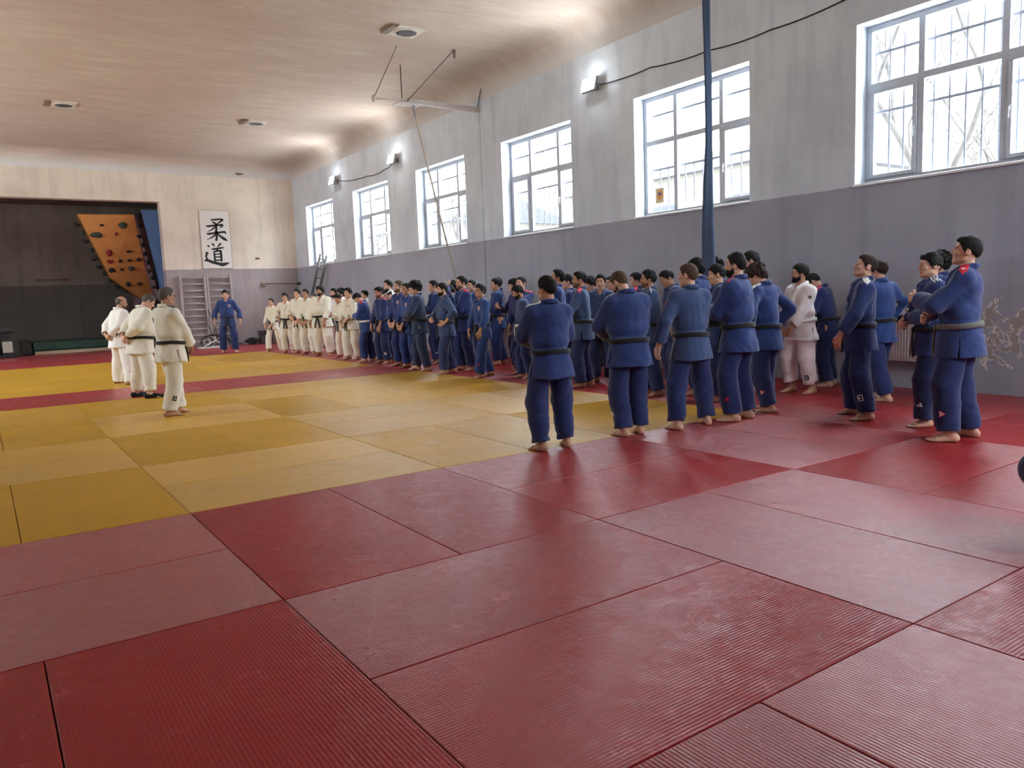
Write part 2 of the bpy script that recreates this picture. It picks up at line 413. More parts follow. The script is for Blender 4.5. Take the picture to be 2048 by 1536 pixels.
class Figure:
    """Builds the shapes of one standing person in a 1.75 m frame, facing -y."""
    def __init__(s, girth=1., lean=0., twist=0., head=(0,0,0), arms=('side','side'), feet=None, seed=1, hand_r=1., nose=1., belly=0., seat=None):
        s.floor, s.zh = (0., .735) if seat is None else (.80, .87)
        s.g, s.seed, s.hr, s.nose, s.belly = girth, seed, hand_r, nose, belly
        s.T = rotz(twist)@rotx(lean); s.pv = A3(0,.0,.95)
        s.feet = feet or [((.125,.0), .22), ((-.125,.0), -.22)]
        s.Hm = s.T@rotz(head[0])@rotx(head[1])@roty(head[2]); s.hp = s.tt((0,.012,1.485))
        s.arms = []
        for side, a in ((1, arms[0]), (-1, arms[1])):
            a = ARMS[a] if isinstance(a, str) else a
            if side < 0: a = mirror(a)
            S = s.tt((side*(.168*(.55+.45*girth)), .014, 1.395))
            gx = 1 if a[0][1] < -.2 or a[0][1] > .15 else .5+.5*girth
            W = s.tt((a[0][0]*gx, a[0][1]*(.35+.65*girth)-(belly*.6 if a[0][1] < -.18 else 0), a[0][2]))
            E, W = ik(S, W, .295, .262, s.T@A3(a[1]))
            s.arms.append((side, S, E, W, nrm(s.T@A3(a[2])), nrm(s.T@A3(a[3])), a[4]))
        s.legs = []
        s.seat = seat
        for (f, ang), side in zip(s.feet, (1, -1)):
            hip = A3(side*.092, .012, .91); ank = A3(f[0], f[1]+.03, .085)
            d = A3(math.sin(ang), -math.cos(ang), 0)
            k, ank = ik(hip, ank, .43, .41, d+A3(side*.1, 0, 0))
            ank[2] = .085
            if seat is not None: d = A3(side*.15, -1, 0); hip, k, ank = A3(side*.09,.0,.90), A3(side*.17,-.40,1.20), A3(side*.13,-.16,.90)
            s.legs.append((side, hip, k, ank, d))
    def tt(s, p): return s.T@(A3(p)-s.pv)+s.pv
    def hh(s, p): return s.Hm@(A3(p)-A3(0,.012,1.485))+s.hp
    def body(s):
        b = Shape(); g = s.g; T, H = s.T, s.Hm
        b.ell(s.tt((0,.01,1.27)), (.165*g,.105*g,.21), T, 0)
        b.ell((0,.01,.97), (.155*g,.105*g,.14), None, .06)
        b.cone(s.tt((-.12,.015,1.40)), s.tt((.12,.015,1.40)), .055, .055, .04)
        b.cone(s.tt((0,.020,1.40)), s.hh((0,.014,1.56)), .059*(.65+.35*g), .054*(.65+.35*g), .015)
        for side in (1,-1): b.cone(s.tt((side*.03,.022,1.47)), s.tt((side*.09,.02,1.385)), .014, .02, .02)
        # head
        b.ell(s.hh((0,.014,1.652)), (.076,.097,.098), H, .015)
        b.ell(s.hh((0,-.028,1.592)), (.060,.068,.072), H, .02)
        b.ell(s.hh((0,-.045,1.553)), (.041,.052,.042), H, .02)
        b.ell(s.hh((0,-.079,1.533)), (.02,.017,.017), H, .018)
        for side in (1,-1):
            b.cone(s.hh((side*.047,-.01,1.560)), s.hh((side*.018,-.07,1.535)), .019, .016, .02)
            b.ell(s.hh((side*.044,-.068,1.606)), (.02,.018,.018), H, .02)
        b.cone(s.hh((-.034,-.076,1.659)), s.hh((.034,-.076,1.659)), .013, .013, .012)
        for side in (1,-1): b.ell(s.hh((side*.031,-.099,1.637)), (.017,.015,.009), H, .012, 's')
        for side in (1,-1): b.ell(s.hh((side*.031,-.0835,1.6445)), (.0155,.0095,.0055), H, .004)
        n = s.nose
        b.cone(s.hh((0,-.083,1.648)), s.hh((0,-.083-.026*n,1.608)), .008, .0115, .008)
        for side in (1,-1): b.ell(s.hh((side*.011,-.092-.006*n,1.602)), (.009,.011,.008), H, .006)
        b.cone(s.hh((-.017,-.086,1.571)), s.hh((.017,-.086,1.571)), .0065, .0065, .006)
        b.cone(s.hh((-.014,-.086,1.5605)), s.hh((.014,-.086,1.5605)), .0075, .0075, .005)
        for side in (1,-1):
            b.ell(s.hh((side*.0775,.016,1.622)), (.010,.021,.032), H@rotz(side*.35), .008)
            b.ell(s.hh((side*.0865,.010,1.626)), (.006,.010,.016), H@rotz(side*.35), .004, 's')
        # arms and hands
        for side, S, E, W, hd, pn, curl in s.arms:
            b.cone(S, E, .052*g, .042*g, .05); b.cone(E, W, .043*g, .028, .02)
            s.hand(b, side, W, hd, pn, curl)
        for side, hip, k, an, d in s.legs:
            b.cone(hip, k, .082*g, .055*g, .05); b.cone(k, k+(an-k)*.35, .053*g, .053*g, .02); b.cone(k+(an-k)*.3, an+A3(0,0,.02), .052*g, .034, .03)
            s.foot(b, side, an, d)
        b.half((0,0,-1), (0,0,s.floor+.003))
        return b
    def hand(s, b, side, w, hd, pn, curl):
        pn = nrm(pn-hd*(pn@hd)); ts = np.cross(hd, pn)*(-1 if side > 0 else 1); r = s.hr
        kn = []
        for i, o in enumerate((.029,.010,-.010,-.028)):
            a = w+hd*.012+ts*o*.5; kq = w+hd*(.092-.006*abs(i-1.2))+ts*o
            b.cone(a, kq, .0165, .0118*r, .012); kn.append(kq)
        for kq, L, o in zip(kn, (.076,.084,.077,.06), (.06,.01,-.03,-.09)):
            p = kq; r0 = .0092*r
            for j, fr in enumerate((.45,.31,.24)):
                an = curl*(.55+.75*j)*1.15+.05
                dr = nrm(hd*math.cos(an)+pn*math.sin(an)+ts*o)
                q = p+dr*L*fr; b.cone(p, q, r0, r0*.9, .004 if j == 0 else .003); p, r0 = q, r0*.9
        p0 = w+hd*.022+ts*.020; p1 = p0+nrm(hd*.62+ts*.75+pn*.35)*.046; p2 = p1+nrm(hd*.9+ts*.25+pn*.4)*.032; p3 = p2+nrm(hd*.9+ts*.05+pn*.5)*.024
        b.cone(p0, p1, .0155, .012*r, .012); b.cone(p1, p2, .0115*r, .0105*r, .004); b.cone(p2, p3, .0105*r, .0085*r, .003)
    def foot(s, b, side, an, d):
        sd = np.cross(A3(0,0,1), d)*(1 if side > 0 else -1)   # outward
        g = lambda f, o, z: A3(an[0], an[1], s.floor)+d*f+sd*o+A3(0,0,z)
        b.cone(an+A3(0,0,.03), g(-.012,0,.055), .034, .036, .02)
        b.ell(g(-.042,0,.034), (.033,.034,.036), None, .02)
        b.cone(g(.0,0,.068), g(.115,-.010,.024), .036, .025, .03)
        b.cone(g(-.03,.008,.03), g(.10,.024,.018), .03, .021, .02)
        b.cone(g(.095,-.022,.022), g(.11,.03,.016), .021, .017, .02)
        for o, o2, L, r in ((-.025,-.026,.062,.0145), (-.005,-.003,.06,.0105), (.010,.014,.052,.0098), (.023,.029,.042,.0092), (.034,.042,.028,.0088)):
            b.cone(g(.105,o,.018), g(.112+L,o2,.011), r, r*.9, .004)
    # ---- clothing
    def jacket(s, folds_amp=.009, opening=1.):
        j = Shape(); g = s.g; T = s.T; B = s.belly
        j.ell(s.tt((0,.012,1.30)), (.195*g,.13*g,.20), T, 0)
        j.cone(s.tt((-.135*(.55+.45*g),.018,1.395)), s.tt((.135*(.55+.45*g),.018,1.395)), .072, .072, .06)
        for side in (1,-1): j.cone(s.tt((side*.05,.03,1.462)), s.tt((side*.155*(.55+.45*g),.02,1.405)), .03, .055, .05)
        j.ell(s.tt((0,.0-B*.35,1.12)), (.192*g,.143*g+B*.5,.15), T, .07)
        j.ell((0,.005-B*.2,1.0), (.168*g,.132*g+B*.3,.075), None, .03)
        zh = s.zh
        def skirt(p):
            z = p[..., 2]; t = np.clip((1.0-z)/(1.0-zh), 0, 1)
            ax = (.170+.052*t)*g; ay = (.134+.046*t)*g+B*.3*(1-t)
            q = np.sqrt((p[..., 0]/ax)**2+((p[..., 1]-.008+B*.2*(1-t))/ay)**2)
            d = (q-1)*ay*.95
            w = np.maximum(np.abs(p[..., 1]-.02)-.008, .135-np.abs(p[..., 0]))
            w = np.maximum(w, z-.90)
            return np.maximum(np.maximum(np.maximum(d, zh-z+.02*p[..., 1]), z-1.02), -w)
        j.field(skirt, (-.24*g,-.21*g-B*.3,zh-.02), (.24*g,.21*g,1.03), .025)
        # neck opening and lapels
        o = opening
        j.cone(s.tt((0,.0,1.60)), s.tt((0,-.075,1.47)), .062, .05, 0, 's')
        j.cone(s.tt((0,-.105,1.47)), s.tt((.0,-.175,1.47-.17*o)), .05, .012, .01, 's')
        for side in (1,-1):
            K = [(0,.096,1.507), (side*.05,.082,1.507), (side*.080,.035,1.50), (side*.083,-.02,1.483), (side*.070,-.075,1.445), (side*.047,-.2,1.40),
                 (side*.026,-.2,1.345), (side*.004,-.2,1.29), (-side*.024,-.2,1.23), (-side*.048,-.2,1.16), (-side*.066,-.2,1.08), (-side*.075,-.2,1.015)]
            P = []
            for i in range(len(K)-1):
                for t in (0, .34, .67): P.append(A3(K[i])*(1-t)+A3(K[i+1])*t)
            P.append(A3(K[-1])); Q = []
            for x, y, z in P:
                x *= .5+.5*g
                if y < -.09:                        # follow the front of the jacket
                    p = s.tt((x,-.34-B,z)); dn = T@A3(0,1,0)
                    for _ in range(14): p = p+dn*float(np.clip(j.pts([p])[0], -.02, .05))*.9
                    q = T.T@(p-s.pv)+s.pv; w = min(1, (-.09-y)/.08); p = s.tt((x, q[1]*w+(-.10)*(1-w), z))
                else: p = s.tt((x, y*(.1+.9*g), z))
                Q.append(p)
            for i in range(len(Q)-1):
                n = nrm(T@(A3(P[i][0]*4, -1, .15) if P[i][1] < -.09 else A3(P[i][0], P[i][1]-.02, .02)))
                j.cone(Q[i], Q[i+1], .024, .024, .004, flat=(n, .45))
        j.torso = Shape(); j.torso.ops = list(j.ops)
        # sleeves
        for side, S, E, W, hd, pn, curl in s.arms:
            f = nrm(W-E); cu = E+f*(.262*.80)
            j.cone(S, E, .070*(.4+.6*g), .066*(.4+.6*g), .05); j.cone(E, cu, .066*(.4+.6*g), .070, .02, cut=True, hollow=(.018,.06))
        fo = folds(s.seed, folds_amp*1.25, .32, 20); fo2 = folds(s.seed+50, folds_amp*.4, .9, 48)
        nk = s.tt((0,.02,1.50)).astype(f32)
        j.disp = j.torso.disp = lambda p: (fo(p)+fo2(p))*np.clip((np.sqrt(((p-nk)**2).sum(-1))-.10)/.14, .06, 1)
        if s.seat is not None: j.half((0,0,-1), (0,0,s.floor+.004))
        return j
    def trousers(s, folds_amp=.010, hem=.095):
        t = Shape(); g = s.g
        t.ell((0,.012,.92), (.165*g,.13*g,.13), None, 0)
        for side, hip, k, an, d in s.legs:
            gg = .4+.6*g
            e = an+(k-an)*((hem-.085)/max(k[2]-.085, .1))
            if s.seat is not None: e = an+(k-an)*.12
            e = e-A3(0,.012,0)
            t.cone(hip+A3(side*.004,0,0), k, .104*gg, .100*gg, .035); t.cone(k, e, .100*gg, .092, .02, cut=True)
        fo = folds(s.seed+7, folds_amp, .45, 22); fo2 = folds(s.seed+77, folds_amp*.9, 1.9, 26)
        t.half((0,0,1), (0,0,(.94 if s.seat is None else 1.35)))
        if s.seat is not None: t.half((0,0,-1), (0,0,s.floor+.012))
        zi = .745 if s.seat is None else 9.
        t.disp = lambda p: fo(p)*np.clip((.86-p[..., 2])*6, .0, 1.)+fo2(p)*np.clip((.75-p[..., 2])*1.6, .0, 1.)+np.clip((p[..., 2]-zi)/.09, 0, 1)*f32(.032)
        return t
    def hair(s, style, seed=0):
        H = s.Hm; h = Shape()
        d = dict(buzz=.002, short=.004, crop=.006, bowl=.016, curly=.022, bald=.003, tied=.008, long=.012)[style]
        top = dict(buzz=.001, short=.009, crop=.016, bowl=.012, curly=.026, bald=0, tied=.004, long=.008)[style]
        h.ell(s.hh((0,.016,1.652)), (.0775+d,.099+d,.100+d), H, 0)
        h.ell(s.hh((0,-.004,1.672+top*.7)), (.066+d*.6,.092+d*.5,.072+top*.5), H, .03)
        if style in ('bowl','curly','long'): h.ell(s.hh((0,.045,1.61)), (.07+d*.6,.07+d*.6,.07), H, .03)
        fz = dict(buzz=1.710, short=1.709, crop=1.702, bowl=1.682, curly=1.688, bald=1.60, tied=1.706, long=1.69)[style]
        if style == 'bald':
            for n, o in (((0,-.25,1), (0,.03,1.68)), ((0,-1,.1), (0,.0,1.62)), ((0,-.3,-1), (0,.05,1.565))): h.half(H@nrm(n), s.hh(o))
        else:
            lo = 1.608 if style != 'bowl' else 1.60; nb = 1.57 if style not in ('long','bowl','curly') else 1.54
            def edge(p):                              # >0 where the skin is bare: forehead, temples, cheeks, nape
                q = (p-s.hp.astype(f32))@H.astype(f32)+np.array((0,.012,1.485), f32)
                x, y, z = np.abs(q[..., 0]), q[..., 1], q[..., 2]
                front = fz-.010*np.clip((x-.03)/.03, 0, 1)*(-1 if style in ('short','buzz','tied','crop') else 1)
                # height of the lower edge as a function of y
                e = np.interp(y, [-.14, -.082, -.062, -.040, -.020, -.008, .004, .034, .05, .12], [0, 0, -.012, -.052, -.085, -.096, -.092, -.075, fz*0-.118, -.138]).astype(f32)
                zz = np.where(y < .0, front+e*(front-lo)/.098, np.interp(y, [.0, .006, .034, .044, .07, .12], [lo, lo+.004, lo+.012, lo-.012, nb, nb-.005]).astype(f32))
                return (zz-z+.0025*np.sin(x*330+seed)+.002*np.sin(y*290))*f32(.8)
            h.field(edge, (-9,-9,-9), (9,9,9), .018 if style != 'buzz' else .003, 'i')
        if style == 'curly':
            r = np.random.RandomState(seed)
            for i in range(70):
                v = r.normal(size=3); v[2] = abs(v[2])*.9-.15; v = nrm(v)
                if v[1] < -.35 and v[2] < .45: continue
                c = A3(0,.016,1.655)+v*A3(.098,.118,.122); rr = r.uniform(.013,.022)
                h.ell(s.hh(c), (rr, rr, rr*r.uniform(.8,1.3)), H, .006)
        if style == 'tied': h.ell(s.hh((0,.125,1.66)), (.03,.035,.03), H, .02)
        if style == 'long':
            h.cone(s.hh((0,.11,1.66)), s.hh((0,.135,1.60)), .028, .035, .02); h.cone(s.hh((0,.135,1.60)), s.hh((0.02,.13,1.47)), .035, .015, .02)
        amp = dict(buzz=.0008, short=.0035, crop=.006, bowl=.005, curly=.012, bald=.001, tied=.002, long=.004)[style]
        fo = folds(seed+3, amp, .9, 75 if style == 'curly' else 60); fo2 = folds(seed+5, amp*.5, .9, 150)
        h.disp = lambda p: fo(p)+fo2(p)
        return h
    def beard(s, full=True):
        H = s.Hm; h = Shape(); e = .005 if full else .0022
        h.ell(s.hh((0,-.028,1.592)), (.060+e,.068+e,.072+e), H, 0); h.ell(s.hh((0,-.045,1.553)), (.041+e,.052+e,.042+e), H, .02)
        h.ell(s.hh((0,-.079,1.533)), (.02+e,.017+e,.017+e*1.6), H, .018)
        for side in (1,-1): h.cone(s.hh((side*.047,-.01,1.560)), s.hh((side*.018,-.07,1.535)), .019+e, .016+e, .02)
        Hf, o_ = H.astype(f32), s.hp.astype(f32)
        def bare(p):                                  # moustache under the nose, cheeks free, up to the ear along the jaw
            q = (p-o_)@Hf+np.array((0,.012,1.485), f32); x, y, z = np.abs(q[..., 0]), q[..., 1], q[..., 2]
            top = np.interp(y, [-.12, -.075, -.05, -.025, -.012, .006], [1.589, 1.586, 1.572, 1.580, 1.612, 1.625]).astype(f32)
            return np.maximum(z-top, y-.006)
        h.field(bare, (-9,-9,-9), (9,9,9), 0, 'i')
        h.ell(s.hh((0,-.10,1.565)), (.024,.034,.0105), H, .002, 's')
        fo = folds(s.seed+9, .0012, 1, 120); h.disp = lambda p: fo(p)
        return h
    def belt(s, jacket, tails=True, n=72):
        """Flat band wound round the waist, with a knot and two hanging ends."""
        g, B = s.g, s.belly; V = []; F = []
        def band(c, w, t, nv, closed=True):
            o = len(V)
            for (p, n_, u) in c:
                for a, b_ in ((-1,-1), (1,-1), (1,1), (-1,1)): V.append(p+u*(w*.5*a)+n_*(t*.5*b_))
            L = len(c)
            for i in range(L if closed else L-1):
                k, m = o+4*i, o+4*((i+1) % L)
                for q in range(4): F.append((k+q, k+(q+1) % 4, m+(q+1) % 4, m+q))
            if not closed:
                F.append((o+3, o+2, o+1, o)); e = o+4*(L-1); F.append((e, e+1, e+2, e+3))
        an = np.arange(n)*2*math.pi/n; dr = np.stack([np.cos(an), np.sin(an)*.85, 0*an], 1); dr /= np.linalg.norm(dr, axis=1)[:, None]
        zz = 1.0+.010*np.sin(an)+.004*np.sin(3*an+s.seed)
        ctr = A3(0, .005-B*.15, 0); rad = np.zeros(n)
        for dz in (-.02, 0, .02):
            P = ctr+dr*.46+np.stack([0*an, 0*an, zz+dz], 1)
            for _ in range(30): P = P-dr*np.clip(jacket.pts(P), -.03, .05)[:, None]*.9
            rad = np.maximum(rad, np.linalg.norm((P-ctr)[:, :2], axis=1))
        for _ in range(3): rad = np.maximum(rad, (np.roll(rad, 1)+np.roll(rad, -1))/2)
        for _ in range(4): rad = (np.roll(rad, 1)+rad*2+np.roll(rad, -1))/4
        R2 = ctr+dr*(rad+.0085)[:, None]+np.stack([0*an, 0*an, zz], 1); tg = np.roll(R2, -1, 0)-np.roll(R2, 1, 0)
        c = [(R2[i], nrm((tg[i][1], -tg[i][0], 0)), A3(0,0,1)) for i in range(n)]
        band(c, .046, .013, 4)
        yk = R2[int(n*.75)][1]
        for sx in (1,-1):
            c = []
            for i in range(7):
                t = i/6; c.append((A3(sx*(.012+.05*t+.012*math.sin(t*3+s.seed)), yk-.018-.012*math.sin(t*2.6), .985-.27*t), nrm((.25*sx,-1,0)), nrm((1,.25*sx,.2*sx))))
            if tails: band(c, .04, .009, 4, False)
        K = Shape(); K.ell((0,yk-.012,.985), (.034,.018,.026), None, 0); K.cone((-.022,yk-.014,1.0), (.024,yk-.014,.968), .014, .014, .006)
        kv, kf = K.mesh(.007); o = len(V)
        return np.array(list(V)+list(kv)), np.array(F+[tuple(int(o+i) for i in q) for q in kf])

def drape_patch(shape, poly_uv, origin, u, v, n, off=.003, res=.012):
    """A thin cut-out laid on a garment: poly_uv is a convex outline in the (u, v) plane; each grid point is traced along -n to the cloth."""
    poly = np.array(poly_uv, float); lo, hi = poly.min(0), poly.max(0)
    u, v, n = nrm(u), nrm(v), nrm(n)
    nu = max(2, int((hi[0]-lo[0])/res)+1); nv = max(2, int((hi[1]-lo[1])/res)+1)
    # map the unit square onto the polygon by scanlines between its left and right edges
    def span(y):
        xs = []
        for i in range(len(poly)):
            a, b = poly[i], poly[(i+1) % len(poly)]
            if abs(a[1]-b[1]) < 1e-9:
                if abs(y-a[1]) < 1e-6: xs += [a[0], b[0]]
            elif min(a[1], b[1])-1e-9 <= y <= max(a[1], b[1])+1e-9: xs.append(a[0]+(b[0]-a[0])*(y-a[1])/(b[1]-a[1]))
        return min(xs), max(xs)
    P = []
    for k in range(nv+1):
        y = lo[1]+(hi[1]-lo[1])*k/nv; x0, x1 = span(min(max(y, lo[1]), hi[1]))
        for i in range(nu+1): P.append(A3(origin)+u*(x0+(x1-x0)*i/nu)+v*y)
    P = np.array(P)+n*.12
    for it in range(26):
        d = shape.pts(P); P = P-n*np.clip(d, -.02, .04)[:, None]*.8
    P0 = P+n*off; P1 = P-n*.002
    V = np.concatenate([P0, P1]); F = []; W = nu+1; O = len(P0)
    for k in range(nv):
        for i in range(nu):
            a = k*W+i; F.append((a, a+1, a+W+1, a+W)); F.append((O+a+W, O+a+W+1, O+a+1, O+a))
    for i in range(nu):
        a = i; F.append((O+a, O+a+1, a+1, a)); a = nv*W+i; F.append((a, a+1, O+a+1, O+a))
    for k in range(nv):
        a = k*W; F.append((a, a+W, O+a+W, O+a)); a = k*W+nu; F.append((O+a, O+a+W, a+W, a))
    return V, np.array(F)
# ---------------------------------------------------------------- the hall
def mat_wall(name, peel=False, upper=(226,222,214), lower=(150,143,148), dado=DADO, axis='Y'):
    t = NT(name); co = t.n('NewGeometry').outputs['Position']; sp = t.n('SeparateXYZ'); t.l(co, sp.inputs[0])
    n1 = t.noise(co, .7, 6, .6); n2 = t.noise(co, 5, 5, .6); n3 = t.noise(co, 26, 4)
    mp = t.n('Mapping'); mp.inputs['Scale'].default_value = (1.6, 1.6, .18); t.l(co, mp.inputs[0]); n4 = t.noise(mp.outputs[0], 2.2, 5, .65)
    up = t.mix(t.ramp(n1, [(.42, g3(0)), (.72, g3(1))]), S(*upper), S(upper[0]-22, upper[1]-22, upper[2]-20))
    up = t.mix(t.math('MULTIPLY', t.ramp(n4, [(.5, g3(0)), (.78, g3(1))]), .55), up, S(upper[0]-52, upper[1]-50, upper[2]-48))
    lo = t.mix(t.ramp(n1, [(.4, g3(0)), (.7, g3(1))]), S(*lower), S(lower[0]-14, lower[1]-16, lower[2]-14))
    lo = t.mix(t.math('MULTIPLY', t.ramp(n4, [(.52, g3(0)), (.8, g3(1))]), .5), lo, S(lower[0]-40, lower[1]-40, lower[2]-36))
    edge = t.math('ADD', sp.outputs[2], t.math('MULTIPLY', t.math('SUBTRACT', n2, .5), .035))
    c = t.mix(t.math('GREATER_THAN', edge, dado), lo, up)
    h = t.math('ADD', n2, t.math('MULTIPLY', n3, .5))
    if peel:                                       # flaking paint low on the wall near the camera end
        ny = t.noise(co, 3.4, 8, .62, 1.6); z = sp.outputs[2]; y = sp.outputs[1]
        m = t.ramp(t.math('SUBTRACT', t.math('MULTIPLY', y, -.9), .49), [(0.05, g3(0)), (.45, g3(1))])
        zc = t.ramp(t.math('ABSOLUTE', t.math('SUBTRACT', z, .72)), [(.16, g3(1)), (.62, g3(0))])
        v = t.math('ADD', ny, t.math('MULTIPLY', t.math('SUBTRACT', t.math('MULTIPLY', m, zc), 1), .30))
        pe = t.math('GREATER_THAN', v, .50); rim = t.math('MULTIPLY', t.math('GREATER_THAN', v, .462), t.math('SUBTRACT', 1, pe))
        c = t.mix(pe, c, t.mix(n3, S(156,148,144), S(180,172,166))); c = t.mix(t.math('MULTIPLY', rim, t.ramp(n2, [(.42, g3(0)), (.5, g3(1))])), c, S(236,232,226))
        h = t.math('ADD', h, t.math('MULTIPLY', pe, -2.5))
    # small chips and nail holes
    ch = t.math('GREATER_THAN', t.noise(co, 3.3, 9, .72), .735)
    c = t.mix(ch, c, S(122,112,106))
    t.base(c); t.set(Roughness=.82); t.bump(h, .35, .012)
    return t.m
WALLR = mat_wall('window wall paint', True, (222,231,240), (172,176,188))
WALLF = mat_wall('far wall paint', False, (236,224,208), (168,158,158))
WALLX = mat_wall('plain hall wall paint', False, (238,235,228), (180,178,178))
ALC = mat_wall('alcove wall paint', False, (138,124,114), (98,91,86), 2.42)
def mat_ceiling():
    t = NT('ceiling distemper'); co = t.n('NewGeometry').outputs['Position']
    mp = t.n('Mapping'); mp.inputs['Scale'].default_value = (.55, 2.2, 1); mp.inputs['Rotation'].default_value = (0, 0, .15); t.l(co, mp.inputs[0])
    a = t.noise(mp.outputs[0], 1.6, 7, .66, .4); b = t.noise(co, .5, 4); d = t.noise(co, 12, 4)
    c = t.mix(t.ramp(a, [(.40, g3(0)), (.66, g3(1))]), S(190,174,160), S(203,190,178))
    c = t.mix(t.math('MULTIPLY', t.ramp(b, [(.42, g3(0)), (.66, g3(1))]), .5), c, S(184,164,150))
    fl = t.math('GREATER_THAN', t.noise(mp.outputs[0], 4.2, 5, .6), .66)
    c = t.mix(t.math('MULTIPLY', fl, .5), c, S(216,206,196))
    sp = t.n('SeparateXYZ'); t.l(co, sp.inputs[0])                  # the coves carry the wall paint
    c = t.mix(t.ramp(t.math('SUBTRACT', sp.outputs[2], ZC-.55), [(.08, g3(1)), (.42, g3(0))]), c, S(216,214,212))
    t.base(c); t.set(Roughness=.88); t.bump(t.math('ADD', a, t.math('MULTIPLY', d, .4)), .4, .02)
    return t.m
CEIL = mat_ceiling()

PVC = mat_plain('grey white window plastic', S(196,202,212), .45, var=.05, scale=14); PVCT = mat_plain('chrome handle', S(200,202,206), .3, .6)
SILL = mat_plain('white sill board', S(236,238,240), .4)
def mat_glass():
    t = NT('window glass'); tr = t.n('BsdfTransparent'); tr.inputs[0].default_value = (.94, .96, .97, 1)
    gl = t.n('BsdfGlossy'); gl.inputs['Roughness'].default_value = .03; lw = t.n('LayerWeight'); fr = t.math('MULTIPLY_ADD', t.math('POWER', lw.outputs['Facing'], 5.), .5); fr.node.inputs[2].default_value = .03
    mx = t.n('MixShader'); t.l(fr, mx.inputs[0]); t.l(tr.outputs[0], mx.inputs[1]); t.l(gl.outputs[0], mx.inputs[2]); t.l(mx.outputs[0], t.out.inputs[0])
    return t.m
GLASS = mat_glass()
def holed_wall(name, X0, X1, ys, zs, hole, mat, plane='x', kind='structure'):
    """A wall of thickness X0..X1 over a grid of breaks; cells where hole(i, j) is true are open and get reveals."""
    mb = MB(); P = (lambda x, y, z: (x, y, z)) if plane == 'x' else (lambda x, y, z: (y, x, z))
    ny, nz = len(ys)-1, len(zs)-1
    for i in range(ny):
        for j in range(nz):
            if hole(i, j): continue
            y0, y1, z0, z1 = ys[i], ys[i+1], zs[j], zs[j+1]
            mb.quad(P(X0,y0,z0), P(X0,y1,z0), P(X0,y1,z1), P(X0,y0,z1)); mb.quad(P(X1,y0,z0), P(X1,y1,z0), P(X1,y1,z1), P(X1,y0,z1))
            for di, dj, q in ((-1,0,((y0,z0),(y0,z1))), (1,0,((y1,z0),(y1,z1))), (0,-1,((y0,z0),(y1,z0))), (0,1,((y0,z1),(y1,z1)))):
                a, b = i+di, j+dj
                if a < 0 or b < 0 or a >= ny or b >= nz or hole(a, b):
                    (ya, za), (yb, zb) = q; mb.quad(P(X0,ya,za), P(X1,ya,za), P(X1,yb,zb), P(X0,yb,zb))
    bmesh.ops.remove_doubles(mb.bm, verts=mb.bm.verts, dist=1e-5)
    return tag(mb.build(name, mat), kind=kind)

WT = .42
ys = sorted({YB, YF+.4, *[v for w in WINY for v in w]})
wset = {round(a, 3) for a, _ in WINY}
holed_wall('wall_right', XW, XW+WT, ys, [-.06, WINZ[0], WINZ[1], ZC+.3], lambda i, j: j == 1 and round(ys[i], 3) in wset, WALLR)
OPX, OPZ = 4.36, 5.01                                                  # opening of the alcove in the far wall
fx = [XL, -4.2, OPX, XW]
holed_wall('wall_far', YF, YF+.42, fx, [-.06, OPZ, ZC+.3], lambda i, j: i == 1 and j == 0, WALLF, 'y')
lys = sorted({YB-.42, YF+.4, *[v for w in WINL_ADDED for v in w]}); lset = {round(a, 3) for a, _ in WINL_ADDED}
holed_wall('wall_left', XL-.42, XL, lys, [-.06, WINZ[0], WINZ[1], ZC+.3], lambda i, j: j == 1 and round(lys[i], 3) in lset, WALLX)
for k, (a, b) in enumerate(WINL_ADDED):  # frames and panes of the added left windows
    m = MB(); x = XL-.30; z0, z1 = WINZ
    for p, q in (((a, z0), (b, z0+.07)), ((a, z1-.07), (b, z1)), ((a, z0+.07), (a+.07, z1-.07)), ((b-.07, z0+.07), (b, z1-.07)), ((a+.8, z0+.07), (a+.88, z1-.07)), ((b-.88, z0+.07), (b-.8, z1-.07))): m.box((x, p[0], p[1]), (x+.07, q[0], q[1]), bevel=.008)
    w_ = tag(m.build('window_%d' % (9+k), PVC), kind='structure'); MB().box((x+.03, a+.05, z0+.05), (x+.042, b-.05, z1-.05)).build('pane', GLASS, w_)
bxs = sorted({XL-.42, XW+.42, *[v for w in WINB_ADDED for v in w]}); bset = {round(a, 3) for a, _ in WINB_ADDED}
holed_wall('wall_back', YB-.42, YB, bxs, [-.06, WINZ[0], WINZ[1], ZC+.3], lambda i, j: j == 1 and round(bxs[i], 3) in bset, WALLX, 'y')
for k, (a, b) in enumerate(WINB_ADDED):  # frame and pane of the added back window
    m = MB(); y = YB-.30; z0, z1 = WINZ
    for p, q in (((a, z0), (b, z0+.07)), ((a, z1-.07), (b, z1)), ((a, z0+.07), (a+.07, z1-.07)), ((b-.07, z0+.07), (b, z1-.07)), ((a+.8, z0+.07), (a+.88, z1-.07)), ((b-.88, z0+.07), (b-.8, z1-.07))): m.box((p[0], y, p[1]), (q[0], y+.07, q[1]), bevel=.008)
    w_ = tag(m.build('window_%d' % (8+k), PVC), kind='structure'); MB().box((a+.05, y+.03, z0+.05), (b-.05, y+.042, z1-.05)).build('pane', GLASS, w_)
YA = 28.3                                                              # back of the alcove
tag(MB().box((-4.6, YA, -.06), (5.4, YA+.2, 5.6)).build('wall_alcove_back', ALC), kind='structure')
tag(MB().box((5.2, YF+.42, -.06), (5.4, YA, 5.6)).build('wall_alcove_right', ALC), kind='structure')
tag(MB().box((-4.6, YF+.42, -.06), (-4.4, YA, 5.6)).build('wall_alcove_left', ALC), kind='structure')
